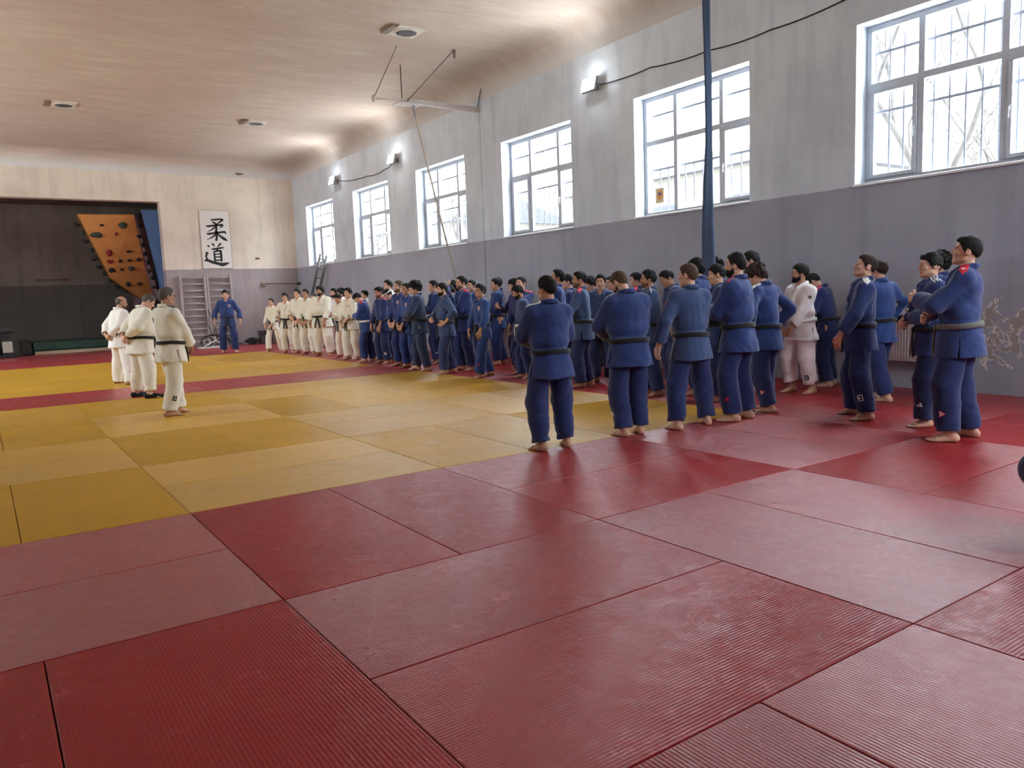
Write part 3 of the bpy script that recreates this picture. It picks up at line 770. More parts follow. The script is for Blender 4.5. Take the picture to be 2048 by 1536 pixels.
tag(MB().box((-4.6, YF+.42, 5.4), (5.4, YA+.2, 5.6)).build('ceiling_alcove', ALC), kind='structure')
tag(MB().box((XL-.42, YB-.42, -.12), (XW+.3, YA+.2, -.052)).build('floor', mat_plain('screed', S(120,114,108), .9)), kind='structure')
# ceiling with coves along the window wall and the far wall
mb = MB(); R = .55; n = 10
mb.quad((XL,YB,ZC), (XW-R,YB,ZC), (XW-R,YF-R,ZC), (XL,YF-R,ZC))
arc = [(R*math.sin(i/n*math.pi/2), R*(1-math.cos(i/n*math.pi/2))) for i in range(n+1)]
for i in range(n):
    (a, b), (c, d) = arc[i], arc[i+1]
    for q in (((XW-R+a,YB,ZC-b), (XW-R+c,YB,ZC-d), (XW-R+c,YF-R+c,ZC-d), (XW-R+a,YF-R+a,ZC-b)), ((XL,YF-R+a,ZC-b), (XW-R+a,YF-R+a,ZC-b), (XW-R+c,YF-R+c,ZC-d), (XL,YF-R+c,ZC-d))):
        mb.quad(*q)
bmesh.ops.remove_doubles(mb.bm, verts=mb.bm.verts, dist=1e-5)
mb.box((XL-.5,YB-.5,ZC+.3), (XW+.5,YF+.5,ZC+.5))
ce = tag(mb.build('ceiling', CEIL, smooth=True), kind='structure')
ce.data.polygons.foreach_set('use_smooth', [p.area < 30 and abs(p.normal.z) < .9999 for p in ce.data.polygons])
# vertical joint in the window wall beside the beam
tag(MB().box((XW-.022, 10.03, .0), (XW+.01, 10.075, 6.0), bevel=.006).build('trim_1', WALLR), kind='structure')

# ---------------------------------------------------------------- windows
IRON = mat_plain('painted iron bars', S(126,128,138), .6)
XG = XW+.245                                                           # plane of the frames
def window(k, y0, y1, plain=False):
    z0, z1 = WINZ; w = y1-y0; fr = .075; D0, D1 = XG, XG+.07
    root = MB()
    for a, b in (((y0, z0), (y1, z0+fr)), ((y0, z1-fr), (y1, z1)), ((y0, z0+fr), (y0+fr, z1-fr)), ((y1-fr, z0+fr), (y1, z1-fr))): root.box((D0, a[0], a[1]), (D1, b[0], b[1]), bevel=.008)
    m1, m2 = y0+w*.30, y1-w*.30; zt = z0+(z1-z0)*.62
    for m in (m1, m2): root.box((D0+.002, m-.042, z0+fr-.002), (D1-.002, m+.042, z1-fr+.002), bevel=.008)
    for a, b in ((y0+fr, m1-.042), (m1+.042, m2-.042), (m2+.042, y1-fr)): root.box((D0+.003, a-.003, zt-.045), (D1-.003, b+.003, zt+.045), bevel=.008)
    o = tag(root.build('window_%d' % k, PVC), kind='structure')
    for a, b in ((y0+fr, m1-.042), (m1+.042, m2-.042), (m2+.042, y1-fr)):
        for c, d in ((z0+fr, zt-.045), (zt+.045, z1-fr)): MB().box((XG+.03, a-.01, c-.01), (XG+.042, b+.01, d+.01)).build('pane', GLASS, o)
    for a, b, hs in (((y0+fr, m1-.042, 'lo'), (m2+.042, y1-fr, 'hi')) if not plain else ((y0+fr, m1-.042, 'lo'),)):
        a, b, hs = (a, b, hs)
        s = MB(); t = .055; c, d = z0+fr, zt-.045
        for p, q in (((a, c), (b, c+t)), ((a, d-t), (b, d)), ((a, c+t), (a+t, d-t)), ((b-t, c+t), (b, d-t))): s.box((D0-.022, p[0], p[1]), (D0+.02, q[0], q[1]), bevel=.007)
        sa = s.build('sash', PVC, o)
        hy = (b-t*.5) if hs == 'lo' else (a+t*.5); hz = (c+d)/2
        MB().box((D0-.034, hy-.014, hz-.035), (D0-.02, hy+.014, hz+.035), bevel=.004).box((D0-.055, hy-.009, hz-.012), (D0-.03, hy+.009, hz+.012), bevel=.004).box((D0-.058, hy-.010, hz-.12), (D0-.044, hy+.010, hz+.012), bevel=.005).build('handle', PVCT, sa)
    MB().box((XW-.045, y0-.02, z0-.035), (XG+.01, y1+.02, z0), bevel=.01).build('window_sill', SILL, o)
    return o
order = [0, 1, 2, 3, 4, 5, 6]
names = ['nearest the camera', 'second from the camera end', 'third from the camera end', 'fourth from the camera end', 'second from the far corner', 'nearest the far corner']
for k in order:
    y0, y1 = WINY[k]; window(k+1, y0, y1, k == 1)
    if k == 6: continue  # the added window out of view gets no grille
    g = MB(); x = XW+.385; n = 13; r_ = .0125
    if k == 1: vz = (WINZ[0], WINZ[0]+.95); hz = [WINZ[0]+.84, WINZ[1]-.30]
    else: vz = (WINZ[0], WINZ[1]-.12); hz = [WINZ[0]+.06, WINZ[0]+.98, WINZ[1]-.34]
    gr = MB()
    for z in hz: gr.box((x-.012, y0-.04, z-.018), (x+.012, y1+.04, z+.018), bevel=.004)
    G_ = tag(gr.build('window_grille', IRON), 'iron security grille outside the window '+names[k], 'grille', 'grilles outside the windows')
    for i in range(n):
        y = y0+.06+(y1-y0-.12)*i/(n-1); MB().tube([(x, y, vz[0]), (x, y, vz[1]-(.0 if i % 2 else .03))], r_, 6).build('bar', IRON, G_)
    if k == 1: pass
# square sticker on the left pane of the second window
st = MB(); y, z = 4.55, 3.10; st.box((XG+.022, y-.10, z-.13), (XG+.0295, y+.10, z+.13))
so = tag(st.build('window_sticker', mat_plain('sticker cream', S(206,186,140), .6)), 'small square sticker with an orange emblem on the second window', 'sticker')
e = MB(); e.prism([(XG+.0215, y+.065*math.cos(a), z+.01+.085*math.sin(a)) for a in np.linspace(0, 2*math.pi, 22)[:-1]], (0,0,0), (-.002,0,0)); e.build('emblem_disc', mat_plain('emblem orange', S(226,136,44), .6), so)
e = MB(); e.prism([(XG+.019, y+.04*math.cos(a), z+.03+.03*math.sin(a)) for a in np.linspace(0, 2*math.pi, 18)[:-1]], (0,0,0), (-.002,0,0)); e.build('emblem_centre', mat_plain('emblem dark blue', S(70,84,120), .6), so)

# ---------------------------------------------------------------- mats
def mat_mat(name, col, light, along):
    """Foam judo mat with fine ribs along its length: the ribs spread the shine across them."""
    t = NT(name); co = t.n('NewGeometry').outputs['Position']; oi = t.n('ObjectInfo')
    n1 = t.noise(co, 1.7, 5, .6); n2 = t.noise(co, 9, 6, .7, 1.5)
    mp = t.n('Mapping'); mp.inputs['Scale'].default_value = (1, 6, 1); mp.inputs['Rotation'].default_value = (0, 0, .9); t.l(co, mp.inputs[0]); n3 = t.noise(mp.outputs[0], 6, 6, .7, 2.0)
    c = t.mix(t.ramp(n1, [(.35, g3(0)), (.7, g3(1))]), col, tuple(x*.86 for x in col[:3])+(1,))
    c = t.mix(t.math('MULTIPLY', t.ramp(n3, [(.57, g3(0)), (.68, g3(1))]), .26), c, light)
    c = t.mix(t.math('MULTIPLY', t.ramp(n2, [(.55, g3(0)), (.8, g3(1))]), .22), c, light)
    ln = t.math('ABSOLUTE', t.math('SUBTRACT', t.noise(co, 1.9, 3, .5, 2.5), .5)); lm = t.noise(co, 3.1, 3)
    c = t.mix(t.math('MULTIPLY', t.math('MULTIPLY', t.ramp(ln, [(.0, g3(1)), (.012, g3(0))]), t.ramp(lm, [(.50, g3(0)), (.60, g3(1))])), .6), c, light)
    hs = t.n('HueSaturation'); t.l(c, hs.inputs['Color']); t.l(t.math('MULTIPLY_ADD', oi.outputs['Random'], .22), hs.inputs['Value'])
    ma = [n for n in t.t.nodes if n.type == 'MATH'][-1]; ma.inputs[2].default_value = .89
    t.base(hs.outputs[0]); t.p.inputs['Specular IOR Level'].default_value = (.62 if col[1] < .05 else .30)
    ro = t.ramp(n2, [(.32, g3(.27)), (.70, g3(.46))]); t.l(ro, t.p.inputs['Roughness'])
    t.set(Anisotropic=.9)
    tv = t.n('CombineXYZ'); tv.inputs[1 if along == 'Y' else 0].default_value = 1.0; t.l(tv.outputs[0], t.p.inputs['Tangent'])
    w = t.n('TexWave', wave_type='BANDS', bands_direction='X' if along == 'Y' else 'Y'); w.inputs['Scale'].default_value = 19.; w.inputs['Distortion'].default_value = .0; t.l(co, w.inputs[0])
    n5 = t.noise(co, 26, 5, .65, 1.2); n6 = t.noise(co, 4.5, 4, .6, 1.)
    t.bump(t.math('ADD', t.math('ADD', t.math('MULTIPLY', w.outputs['Fac'], .5), t.math('MULTIPLY', n5, 1.1)), t.math('MULTIPLY', n6, 1.6)), .20, .006)
    t.p.inputs['Sheen Weight'].default_value = .03; t.p.inputs['Sheen Roughness'].default_value = .55
    return t.m
RED, REDL, YEL, YELL = S(152,7,19), S(188,84,90), S(196,147,3), S(208,168,54)
MM = {(c, a): mat_mat(c+' mat ribbed along '+a, *( (RED, REDL) if c == 'red' else (YEL, YELL) ), a) for c in ('red', 'yellow') for a in 'XY'}
ORD = ['first','second','third','fourth','fifth','sixth','seventh','eighth','ninth','tenth','eleventh','twelfth','thirteenth','fourteenth']
_mm = {}
def mat_piece(x0, y0, x1, y1, along, colr, label):
    sx, sy = round(x1-x0, 2), round(y1-y0, 2); key = (sx, sy, along, colr)
    if key not in _mm:
        mb = MB(); g = .002; mb.box((-sx/2+g, -sy/2+g, -.05), (sx/2-g, sy/2-g, 0), bevel=.005); o = mb.build('judo_mat', MM[colr, along]); _mm[key] = o.data
    else: o = link('judo_mat', _mm[key])
    o.location = ((x0+x1)/2, (y0+y1)/2, 0); return tag(o, label, 'mat', colr+' judo mats')
def in_view(x0, y0, x1, y1):
    for x in (x0, (x0+x1)/2, x1):
        for y in (y0, (y0+y1)/2, y1):
            d = np.array([x, y, 0])-CAM; z = d@CF
            if z > .2:
                px, py = 1024+FPX*(d@CR)/z, 768-FPX*(d@CU)/z
                if -260 < px < 2300 and py < 1900: return True
    return False
def zone(by):
    if by < 0: return 'red', ORD[-1-by]+' red row before the yellow'
    if by < 4: return 'yellow', ORD[by]+' row of near yellow field'
    if by == 4: return 'red', 'red strip between yellow fields'
    if by < 9: return 'yellow', ORD[by-5]+' row of far yellow field'
    return 'red', ORD[by-9]+' row of far red area'
for bx in range(-2, 4):
    for by in range(-4, 13):
        x0, y0 = bx*2., by*2.; x1, y1 = x0+2, y0+2
        if bx >= 2 and by == 11: y1 = YF-.02
        if bx >= 2 and by > 11: continue
        if by == 12: y1 = 25.35
        if not in_view(x0, y0, x1, y1): continue
        colr, zn = zone(by)
        if bx == 3:
            colr = 'red'
            if 0 <= by < 9: zn = 'beside '+(ORD[by]+' row of near yellow field' if by < 4 else 'red strip' if by == 4 else ORD[by-5]+' row of far yellow field')
        pr = '%s pair from the wall strip' % ORD[3-bx]
        if (bx+by) % 2:
            mat_piece(x0, y0, x0+1, y1, 'Y', colr, 'left %s mat, %s, %s' % (colr, pr, zn)); mat_piece(x0+1, y0, x1, y1, 'Y', colr, 'right %s mat, %s, %s' % (colr, pr, zn))
        else:
            ym = min(y0+1, y1-.05)
            mat_piece(x0, y0, x1, ym, 'X', colr, 'near %s mat, %s, %s' % (colr, pr, zn)); mat_piece(x0, ym, x1, y1, 'X', colr, 'far %s mat, %s, %s' % (colr, pr, zn))
for by in range(-3, 12):
    y0, y1 = by*2., by*2.+2
    if by == 11: y1 = YF-.02
    if in_view(8, y0, XW, y1):
        zn = (ORD[-1-by]+' red row before the yellow') if by < 0 else ('%s row of near yellow field' % ORD[by]) if by < 4 else 'red strip' if by == 4 else ('%s row of far yellow field' % ORD[by-5]) if by < 9 else ORD[by-9]+' far red row'
        mat_piece(8, y0, XW-.01, y1, 'Y', 'red', 'red mat against the window wall, level with '+zn)

# ---------------------------------------------------------------- lamps, cables, ceiling fittings
LAMPH = mat_plain('lamp housing', S(150,152,156), .5)
def mat_emit(name, col, s):
    t = NT(name); e = t.n('Emission'); e.inputs[0].default_value = col; e.inputs[1].default_value = s; t.l(e.outputs[0], t.out.inputs[0]); return t.m
LEDM = mat_emit('floodlight led', (.93, .97, 1, 1), 62.)
CABLE = mat_plain('black cable', S(46,46,48), .6)
lamps = [(5.89, 5.30, 'large bright wall floodlight above second window'), (14.36, 5.30, 'bright wall floodlight above the fourth window'), (18.73, 5.33, 'smallest bright wall floodlight nearest the far corner')]
for y, z, lab in lamps:
    M = Matrix.Translation((XW-.20, y, z))@Matrix.Rotation(math.radians(14), 4, 'Y')
    h = MB(); h.box((-.005, -.19, -.13), (.06, .19, .13), bevel=.012, M=M)
    o = tag(h.build('floodlight', LAMPH), lab, 'lamp', 'floodlights on the window wall')
    MB().box((-.016, -.18, -.12), (-.004, .18, .12), M=M).build('lens', LEDM, o)
    b = MB(); b.tube([(XW-.002, y, z-.02), (XW-.10, y, z-.02), M@Vector((.05, 0, 0))], .014, 8); b.box((XW-.014, y-.06, z-.08), (XW, y+.06, z+.04), bevel=.003); b.build('bracket', LAMPH, o)
def cable(pts, r, lab, sag=.0, name='cable', m=None):
    P = []
    for i in range(len(pts)-1):
        a, b = np.array(pts[i], float), np.array(pts[i+1], float)
        for k in range(8): t = k/8; P.append(a*(1-t)+b*t-np.array([0, 0, sag*4*t*(1-t)]))
    P.append(pts[-1]); return tag(MB().tube(P, r, 6).build(name, m or CABLE), lab, 'cable')
cable([(XW-.05, 5.75, 5.28), on_x(1300, 135, XW-.012), on_x(1420, 100, XW-.012), on_x(1540, 60, XW-.012), on_x(1700, -6, XW-.012)], .011, 'black cable sagging along the window wall from the large floodlight', .03)
cable([(XW-.05, 14.45, 5.28), on_x(770, 338, XW-.012), on_x(735, 352, XW-.012), (XW-.05, 18.6, 5.30)], .011, 'thin cable joining the two far floodlights', .05)

PLATE = mat_plain('white ceiling plate', S(214,208,196), .6); GRILLE = mat_plain('dark speaker grille', S(84,86,88), .7)
for (px, py), lab in (((812, 62), 'square ceiling plate with round speaker nearest the window wall'), ((127, 208), 'square ceiling plate with round speaker at far left'), ((512, 245), 'small ceiling plate with round speaker near the far wall')):
    p = on_floor(px, py, ZC-.01)
    q = MB(); q.box((-.28, -.28, -.03), (.28, .28, .012), bevel=.01); o = tag(q.build('ceiling_speaker', PLATE), lab, 'speaker', 'round ceiling speakers'); o.location = (p[0], p[1], ZC-.008)
    MB().lathe([(.235, -.028), (.235, -.045), (.20, -.05), (.195, -.03)], 28).build('rim', PLATE, o)
    MB().lathe([(.196, -.034), (.196, -.043), (.12, -.047), (.02, -.048)], 28).build('grille', GRILLE, o)
    MB().box((-.42, -.24, -.045), (-.30, .24, .0), bevel=.008).build('side_strip', mat_plain('brown strip', S(128,110,98), .6), o)

# beam on the window wall with its stays, and the climbing rope tied back
STEEL = mat_plain('painted steel beam', S(200,192,188), .6); WIRE = mat_plain('stay wire', S(112,104,100), .6); ROPE = mat_cloth('hemp rope', S(186,178,164))
YBm, ZBm = 10.06, 5.74
b = MB(); b.box((7.00, YBm-.05, ZBm-.06), (XW-.001, YBm+.05, ZBm+.05), bevel=.008)
bo = tag(b.build('rope_beam', STEEL), 'grey steel beam jutting from window wall and stayed to the ceiling', 'beam', kind='thing')
MB().box((6.86, YBm-.16, ZBm-.085), (7.45, YBm+.16, ZBm-.065), bevel=.004).box((7.05, YBm-.04, ZBm-.07), (7.4, YBm+.04, ZBm-.02)).build('end_plate', STEEL, bo)
e0 = on_y(747, 197, YBm-.2)
MB().tube([(6.95, YBm-.05, ZBm-.06), (6.6, YBm-.12, ZBm-.05), e0], [.018, .014, .02], 8).blob(e0, (.05, .05, .07), 3, .3).build('side_arm', STEEL, bo)
t1 = on_floor(908, 100, ZC-.005); t2 = on_floor(803, 148, ZC-.005); t2 = (7.02, YBm+.02, ZC-.01); t3 = (e0[0]+.15, e0[1]-.9, ZC-.01)
MB().tube([(7.1, YBm, ZBm-.04), t1], .012, 6).tube([t1, t1+A3(0, 0, -.16)], .03, 8).build('stay', WIRE, bo)
MB().tube([(7.02, YBm+.02, ZBm), t2], .016, 6).build('stay', WIRE, bo)
MB().tube([e0, t3], .009, 6).build('stay', WIRE, bo)
MB().tube([(XW-.03, YBm-.3, ZBm+.70), (XW-.05, YBm-.03, ZBm+.03)], .012, 6).build('stay', WIRE, bo)
r0 = on_y(827, 214, YBm); r1 = on_x(912, 553, XW-.35); r2 = r1+(r1-r0)*.14
P = [A3(r0)*(1-t)+A3(r2)*t-A3(0, 0, .10*4*t*(1-t)) for t in np.linspace(0, 1, 24)]
ro = MB(); ro.tube(P, [.022+.003*math.sin(i*2.1) for i in range(24)], 8); roo = tag(ro.build('climbing_rope', ROPE), 'pale climbing rope tied back slantwise from the ceiling beam', 'rope')
MB().tube([P[0]+A3(0, 0, .16), P[0], P[1]], [.014, .034, .03], 8).build('shackle', LAMPH, roo)
# ring end of the rope on the wall
STRAP = mat_cloth('navy hanging cloth', S(66,84,112))
sp = CAM+ray(1418, 560)*0
dd = ray(1418, 500); dist = 11.0; sx, sy = (CAM+dd*(dist/np.linalg.norm(dd[:2])))[:2]
pr = [(ZC, .03), (5.9, .032), (5.6, .045), (5.3, .055), (4.6, .05), (4.2, .058), (3.4, .06), (2.7, .072), (2.2, .085), (1.6, .095), (1.0, .095), (.62, .08)]
rt = np.array([CR[0], CR[1], 0]); rt /= np.linalg.norm(rt); V = []
mb = MB(); rings = []
for i, (z, w) in enumerate(pr):
    c = A3(sx, sy, z)+rt*.012*math.sin(z*2.1); a = .5*math.sin(z*1.3); u = rt*math.cos(a)+np.cross(rt, [0, 0, 1])*math.sin(a); v = np.cross(u, [0, 0, 1])
    rings.append([mb.bm.verts.new(c+u*w*math.cos(q)+v*w*.35*math.sin(q)*(1+.4*math.sin(3*q))) for q in np.linspace(0, 2*math.pi, 15)[:-1]])
for i in range(len(rings)-1):
    for k in range(14): mb.bm.faces.new((rings[i][k], rings[i][(k+1) % 14], rings[i+1][(k+1) % 14], rings[i+1][k])).smooth = True
for rg in (rings[0], rings[-1]): mb.bm.faces.new(rg)
tag(mb.build('hanging_strap', STRAP), 'long navy cloth strap hanging from the ceiling before the second window', 'strap')
# hole in the plaster high on the far wall
p = on_y(482, 344, YF); h = MB(); h.blob((p[0], YF-.0, p[2]), (.24, .03, .14), 5, .5, 3); h.box((p[0]-.62, YF-.012, p[2]-.03), (p[0]-.1, YF+.02, p[2]+.05), bevel=.01)
tag(h.build('trim_3', mat_plain('bare plaster', S(122,112,104), .9, var=.25, scale=12)), kind='structure')
p = on_y(515, 517, YF); tag(MB().box((p[0]-.07, YF-.03, p[2]-.03), (p[0]+.07, YF+.01, p[2]+.03), bevel=.008).build('wall_socket', mat_plain('brown socket', S(110,84,70), .6)), 'tiny brown wall fitting right of calligraphy poster', 'socket')
# ---------------------------------------------------------------- things at the far end
def brush(mb, pts, y):
    """A brush stroke: (x, z, width) points joined by a tapered flat ribbon of small thickness."""
    P = []
    for i in range(len(pts)-1):
        for k in range(6):
            t = k/6; P.append([a*(1-t)+b*t for a, b in zip(pts[i], pts[i+1])])
    P.append(list(pts[-1])); L = []
    for i, (x, z, w) in enumerate(P):
        a, b = P[max(i-1, 0)], P[min(i+1, len(P)-1)]; dx, dz = b[0]-a[0], b[1]-a[1]; q = math.hypot(dx, dz) or 1
        L.append((x-dz/q*w, z+dx/q*w, x+dz/q*w, z-dx/q*w))
    v = [[mb.bm.verts.new((c[0], y, c[1])), mb.bm.verts.new((c[2], y, c[3])), mb.bm.verts.new((c[2], y+.004, c[3])), mb.bm.verts.new((c[0], y+.004, c[1]))] for c in L]
    for i in range(len(v)-1):
        for k in range(4): mb.bm.faces.new((v[i][k], v[i][(k+1) % 4], v[i+1][(k+1) % 4], v[i+1][k]))
    mb.bm.faces.new(v[0]); mb.bm.faces.new(v[-1])
X0, X1, Z0, Z1 = 5.60, 6.60, 2.75, 4.76
po = MB(); po.box((X0, YF-.035, Z0), (X1, YF-.003, Z1), bevel=.004)
po = tag(po.build('calligraphy_poster', mat_plain('poster board', S(232,228,222), .5, var=.015)), 'tall white poster with two black brush characters above the wall bars', 'poster')
def C(x, y, w=8):                                      # pixel of the enlarged poster view -> wall
    l = 318+(y-95)/563*52; ww = 287-(y-95)/563*12
    return (X0+(x-l)/ww*(X1-X0), Z1-(y-95)/562*(Z1-Z0), w/281*(X1-X0)*.78)
ST = [[(432,186,6),(455,184,11),(530,176,10),(550,182,13),(522,205,10),(484,232,4)], [(444,204,5),(468,214,12),(498,236,12)],
 [(388,247,6),(410,247,13),(500,236,11),(545,231,13),(548,240,13),(522,262,4)], [(487,232,10),(489,265,14),(486,300,12),(472,296,4)], [(478,252,10),(450,278,9),(402,304,3)],
 [(396,318,6),(412,322,14),(500,308,11),(570,300,13),(584,324,4)], [(490,296,14),(492,350,15),(491,384,12),(474,376,4)], [(486,318,10),(455,350,10),(398,380,3)], [(498,316,8),(530,346,14),(566,370,20),(600,388,4)],
 [(443,412,4),(458,424,13),(470,440,9)], [(532,410,10),(518,428,11),(498,450,4)], [(442,470,5),(460,470,12),(530,458,11),(562,454,6)], [(502,464,10),(492,482,9),(478,494,4)],
 [(466,490,8),(472,530,12),(478,588,12)], [(466,494,8),(510,487,11),(530,486,14),(536,540,14),(540,592,11)], [(478,520,8),(530,515,8)], [(480,548,8),(532,545,8)], [(482,580,9),(536,576,9)],
 [(404,430,4),(414,440,13),(420,450,6)], [(386,506,7),(404,504,13),(392,538,12),(402,562,10),(390,582,8)], [(376,582,6),(404,576,16),(450,596,18),(510,612,18),(546,622,24),(580,614,18),(616,604,3)]]
ink = MB()
for s_ in ST: brush(ink, [C(*q) for q in s_], YF-.039)
ink.build('calligraphy', mat_plain('black ink', S(24,24,26), .6), po)
fr = MB()
for a, b in (((X0-.012, Z0-.012), (X0, Z1+.012)), ((X1, Z0-.012), (X1+.012, Z1+.012)), ((X0, Z0-.012), (X1, Z0)), ((X0, Z1), (X1, Z1+.012))): fr.box((a[0], YF-.038, a[1]), (b[0], YF-.002, b[1]))
fr.build('frame', mat_plain('poster edge', S(176,160,148), .6), po)

BARS = mat_plain('grey lilac painted wood', S(172,162,160), .6, var=.08, scale=5)
def wall_bars(x, w, lab):
    t = empty('wall_bars', (x, YF-.10, 0), 0, lab, 'wall bars', 'gym wall bars on the far wall')
    for sx in (0, w): MB().box((sx-.035, -.10, 0), (sx+.035, .095, 2.5), bevel=.008).build('upright', BARS, t)
    for i in range(11): z = .20+i*.222; MB().tube([(.03, -.045, z), (w-.03, -.045, z)], .022, 8, flat=1.4).build('rung', BARS, t)
    for z in (.12, 2.38): MB().box((.0, .075, z-.04), (w, .098, z+.04)).build('wall_rail', BARS, t)
wall_bars(4.78, .80, 'grey wooden wall bars left of the blue boy, under the poster'); wall_bars(5.665, .80, 'grey wooden wall bars directly behind the blue boy')

# corner: exercise bar, leaning ladder, bin, bag
p0 = on_y(527, 568, YF-.02); ZB = p0[2]
eb = MB(); eb.tube([(p0[0], YF-.20, ZB), (XW-.02, YF-.20, ZB-.02)], .017, 10); eb = tag(eb.build('exercise_bar', mat_plain('dark steel bar', S(88,78,80), .5)), 'horizontal steel exercise bar fixed across the far corner', 'exercise bar')
MB().lathe([(.12, 0), (.12, .012), (.06, .02), (.035, .03), (.03, .19)], 20, M=Matrix.Translation((p0[0], YF-.001, ZB))@Matrix.Rotation(math.pi/2, 4, 'X')).build('wall_rosette', mat_plain('scraped wall plate', S(160,146,134), .8), eb)
MB().tube([(XW-.13, YF-.20, ZB-.02), (XW-.001, YF-.20, ZB-.02)], .05, 12).build('end_socket', mat_plain('dark iron', S(70,66,66), .5), eb)
q = on_y(612, 572, YF-.2); h = MB(); h.tube([(q[0], YF-.20, ZB+.03), (q[0], YF-.20, ZB-.12)], .02, 8); h.tube([(q[0], YF-.2, ZB-.10), (q[0], YF-.2, ZB-.22), (q[0], YF-.2, ZB-.46)], [.03, .10, .12], 10)
tag(h.build('hanging_bag', mat_cloth('black bag cloth', S(34,32,34))), 'black cloth bag hanging from the corner exercise bar', 'bag')
LAD = mat_plain('weathered grey ladder', S(96,94,92), .6)
top = on_x(646, 516, XW-.10); bot = np.array([8.25, top[1]+.55, .055]); dv = (top-bot); dv /= np.linalg.norm(dv); sv = np.array([-.25, .97, 0]); sv -= dv*(sv@dv); sv /= np.linalg.norm(sv)
lt = empty('ladder', bot, 0, 'grey wooden ladder leaning on the window wall in the far corner', 'ladder')
Ln = np.linalg.norm(top-bot)
for k in (-.19, .19): MB().tube([sv*k, sv*k+dv*(Ln+.12)], .032, 8, flat=1.5).build('rail', LAD, lt)
for i in range(9): a = .3+i*.33; MB().tube([sv*-.2+dv*a, sv*.2+dv*a], .018, 8).build('rung', LAD, lt)
BIN = mat_plain('dark grey bin plastic', S(74,70,70), .6)
b = MB(); z1 = .46
b.prism([(-.19,-.16,.0), (.19,-.16,.0), (.19,.16,.0), (-.19,.16,.0)], (0,0,0), (0,0,.03))
for a, c in (((-.19,-.16), (.19,-.16)), ((.19,-.16), (.19,.16)), ((.19,.16), (-.19,.16)), ((-.19,.16), (-.19,-.16))):
    k = 1.16; b.quad((a[0],a[1],0), (c[0],c[1],0), (c[0]*k,c[1]*k,z1), (a[0]*k,a[1]*k,z1)); b.quad((a[0]*.93,a[1]*.93,.03), (c[0]*.93,c[1]*.93,.03), (c[0]*k*.93,c[1]*k*.93,z1), (a[0]*k*.93,a[1]*k*.93,z1)); b.quad((a[0]*k,a[1]*k,z1), (c[0]*k,c[1]*k,z1), (c[0]*k*.93,c[1]*k*.93,z1), (a[0]*k*.93,a[1]*k*.93,z1))
bi = tag(b.build('waste_bin', BIN), 'dark grey bin standing in the far corner behind the girl', 'bin'); bi.location = (on_y(532, 676, 22.74)[0], 22.74, 0)
r = MB()
for a, c in (((-.24,-.21), (.24,-.19)), ((-.24,.19), (.24,.21)), ((-.24,-.19), (-.22,.19)), ((.22,-.19), (.24,.19))): r.box((a[0], a[1], z1-.04), (c[0], c[1], z1+.006), bevel=.004)
r.build('rim', BIN, bi)
g = MB(); g.blob((0, 0, .10), (.30, .16, .11), 4, .35, 3); g.tube([(-.2, -.1, .15), (-.05, -.16, .22), (.12, -.14, .17)], .014, 6)
gg = tag(g.build('gym_bag', mat_cloth('black gym bag cloth', S(40,38,42))), 'small black bag lying on the floor by the far wall', 'bag'); gg.location = (6.98, 22.72, .03)
g = MB(); g.tube([(0, 0, .30), (.08, -.05, .16), (.22, -.1, .07), (.48, -.06, .05)], [.05, .06, .05, .03], 8)
g = tag(g.build('black_strap_pile', mat_cloth('black webbing', S(30,30,34))), 'heap of black webbing on floor right of the blue boy', 'strap'); g.location = (6.15, 22.80, .0)
# small exercise machine on a white board
wt = empty('exercise_machine', (5.55, 22.25, 0), .1, 'white tubed exercise machine with black wheel before the wall bars', 'exercise machine')
wt.scale = (.82, .82, .72); WH = mat_plain('white enamel', S(228,226,220), .4); BK = mat_plain('black rubber', S(26,26,28), .6)
MB().box((-.62, -.22, 0), (.52, .22, .055), bevel=.01).build('base_board', WH, wt)
MB().tube([(.24*math.cos(a)-.28, .0, .29+.24*math.sin(a)) for a in np.linspace(0, 2*math.pi, 25)], .03, 8, cap=False).tube([(-.28, -.05, .29), (-.28, .05, .29)], .05, 10).build('wheel', BK, wt)
for a in range(5): MB().tube([(-.28, 0, .29), (-.28+.23*math.cos(a*1.256), 0, .29+.23*math.sin(a*1.256))], .011, 6).build('spoke', WH, wt)
MB().tube([(-.45, -.1, .07), (-.18, -.1, .22), (.05, -.1, .33), (.2, -.1, .22), (.45, -.1, .07)], .028, 8).tube([(.05, -.1, .33), (.0, -.05, .62)], .024, 8).build('frame_tube', WH, wt)
MB().blob((-.05, -.05, .60), (.17, .09, .06), 2, .25).build('saddle', BK, wt)
MB().tube([(.16, .08, .2), (.30, .10, .42), (.22, .1, .52)], .02, 8).blob((.22, .1, .54), (.06, .05, .09), 3).build('handle', BK, wt)
cable([(5.56, YF-.17, 1.36), (5.72, YF-.28, .95), (5.80, YF-.35, .42), (6.02, YF-.5, .05)], .013, 'black cable hung from the wall bars down to the machine', -.02)
cable([(5.50, YF-.17, 1.30), (5.52, YF-.3, .8), (5.66, YF-.45, .30), (5.75, YF-.6, .12)], .013, 'second black cable drooping left of the first over the wall bars', -.02)

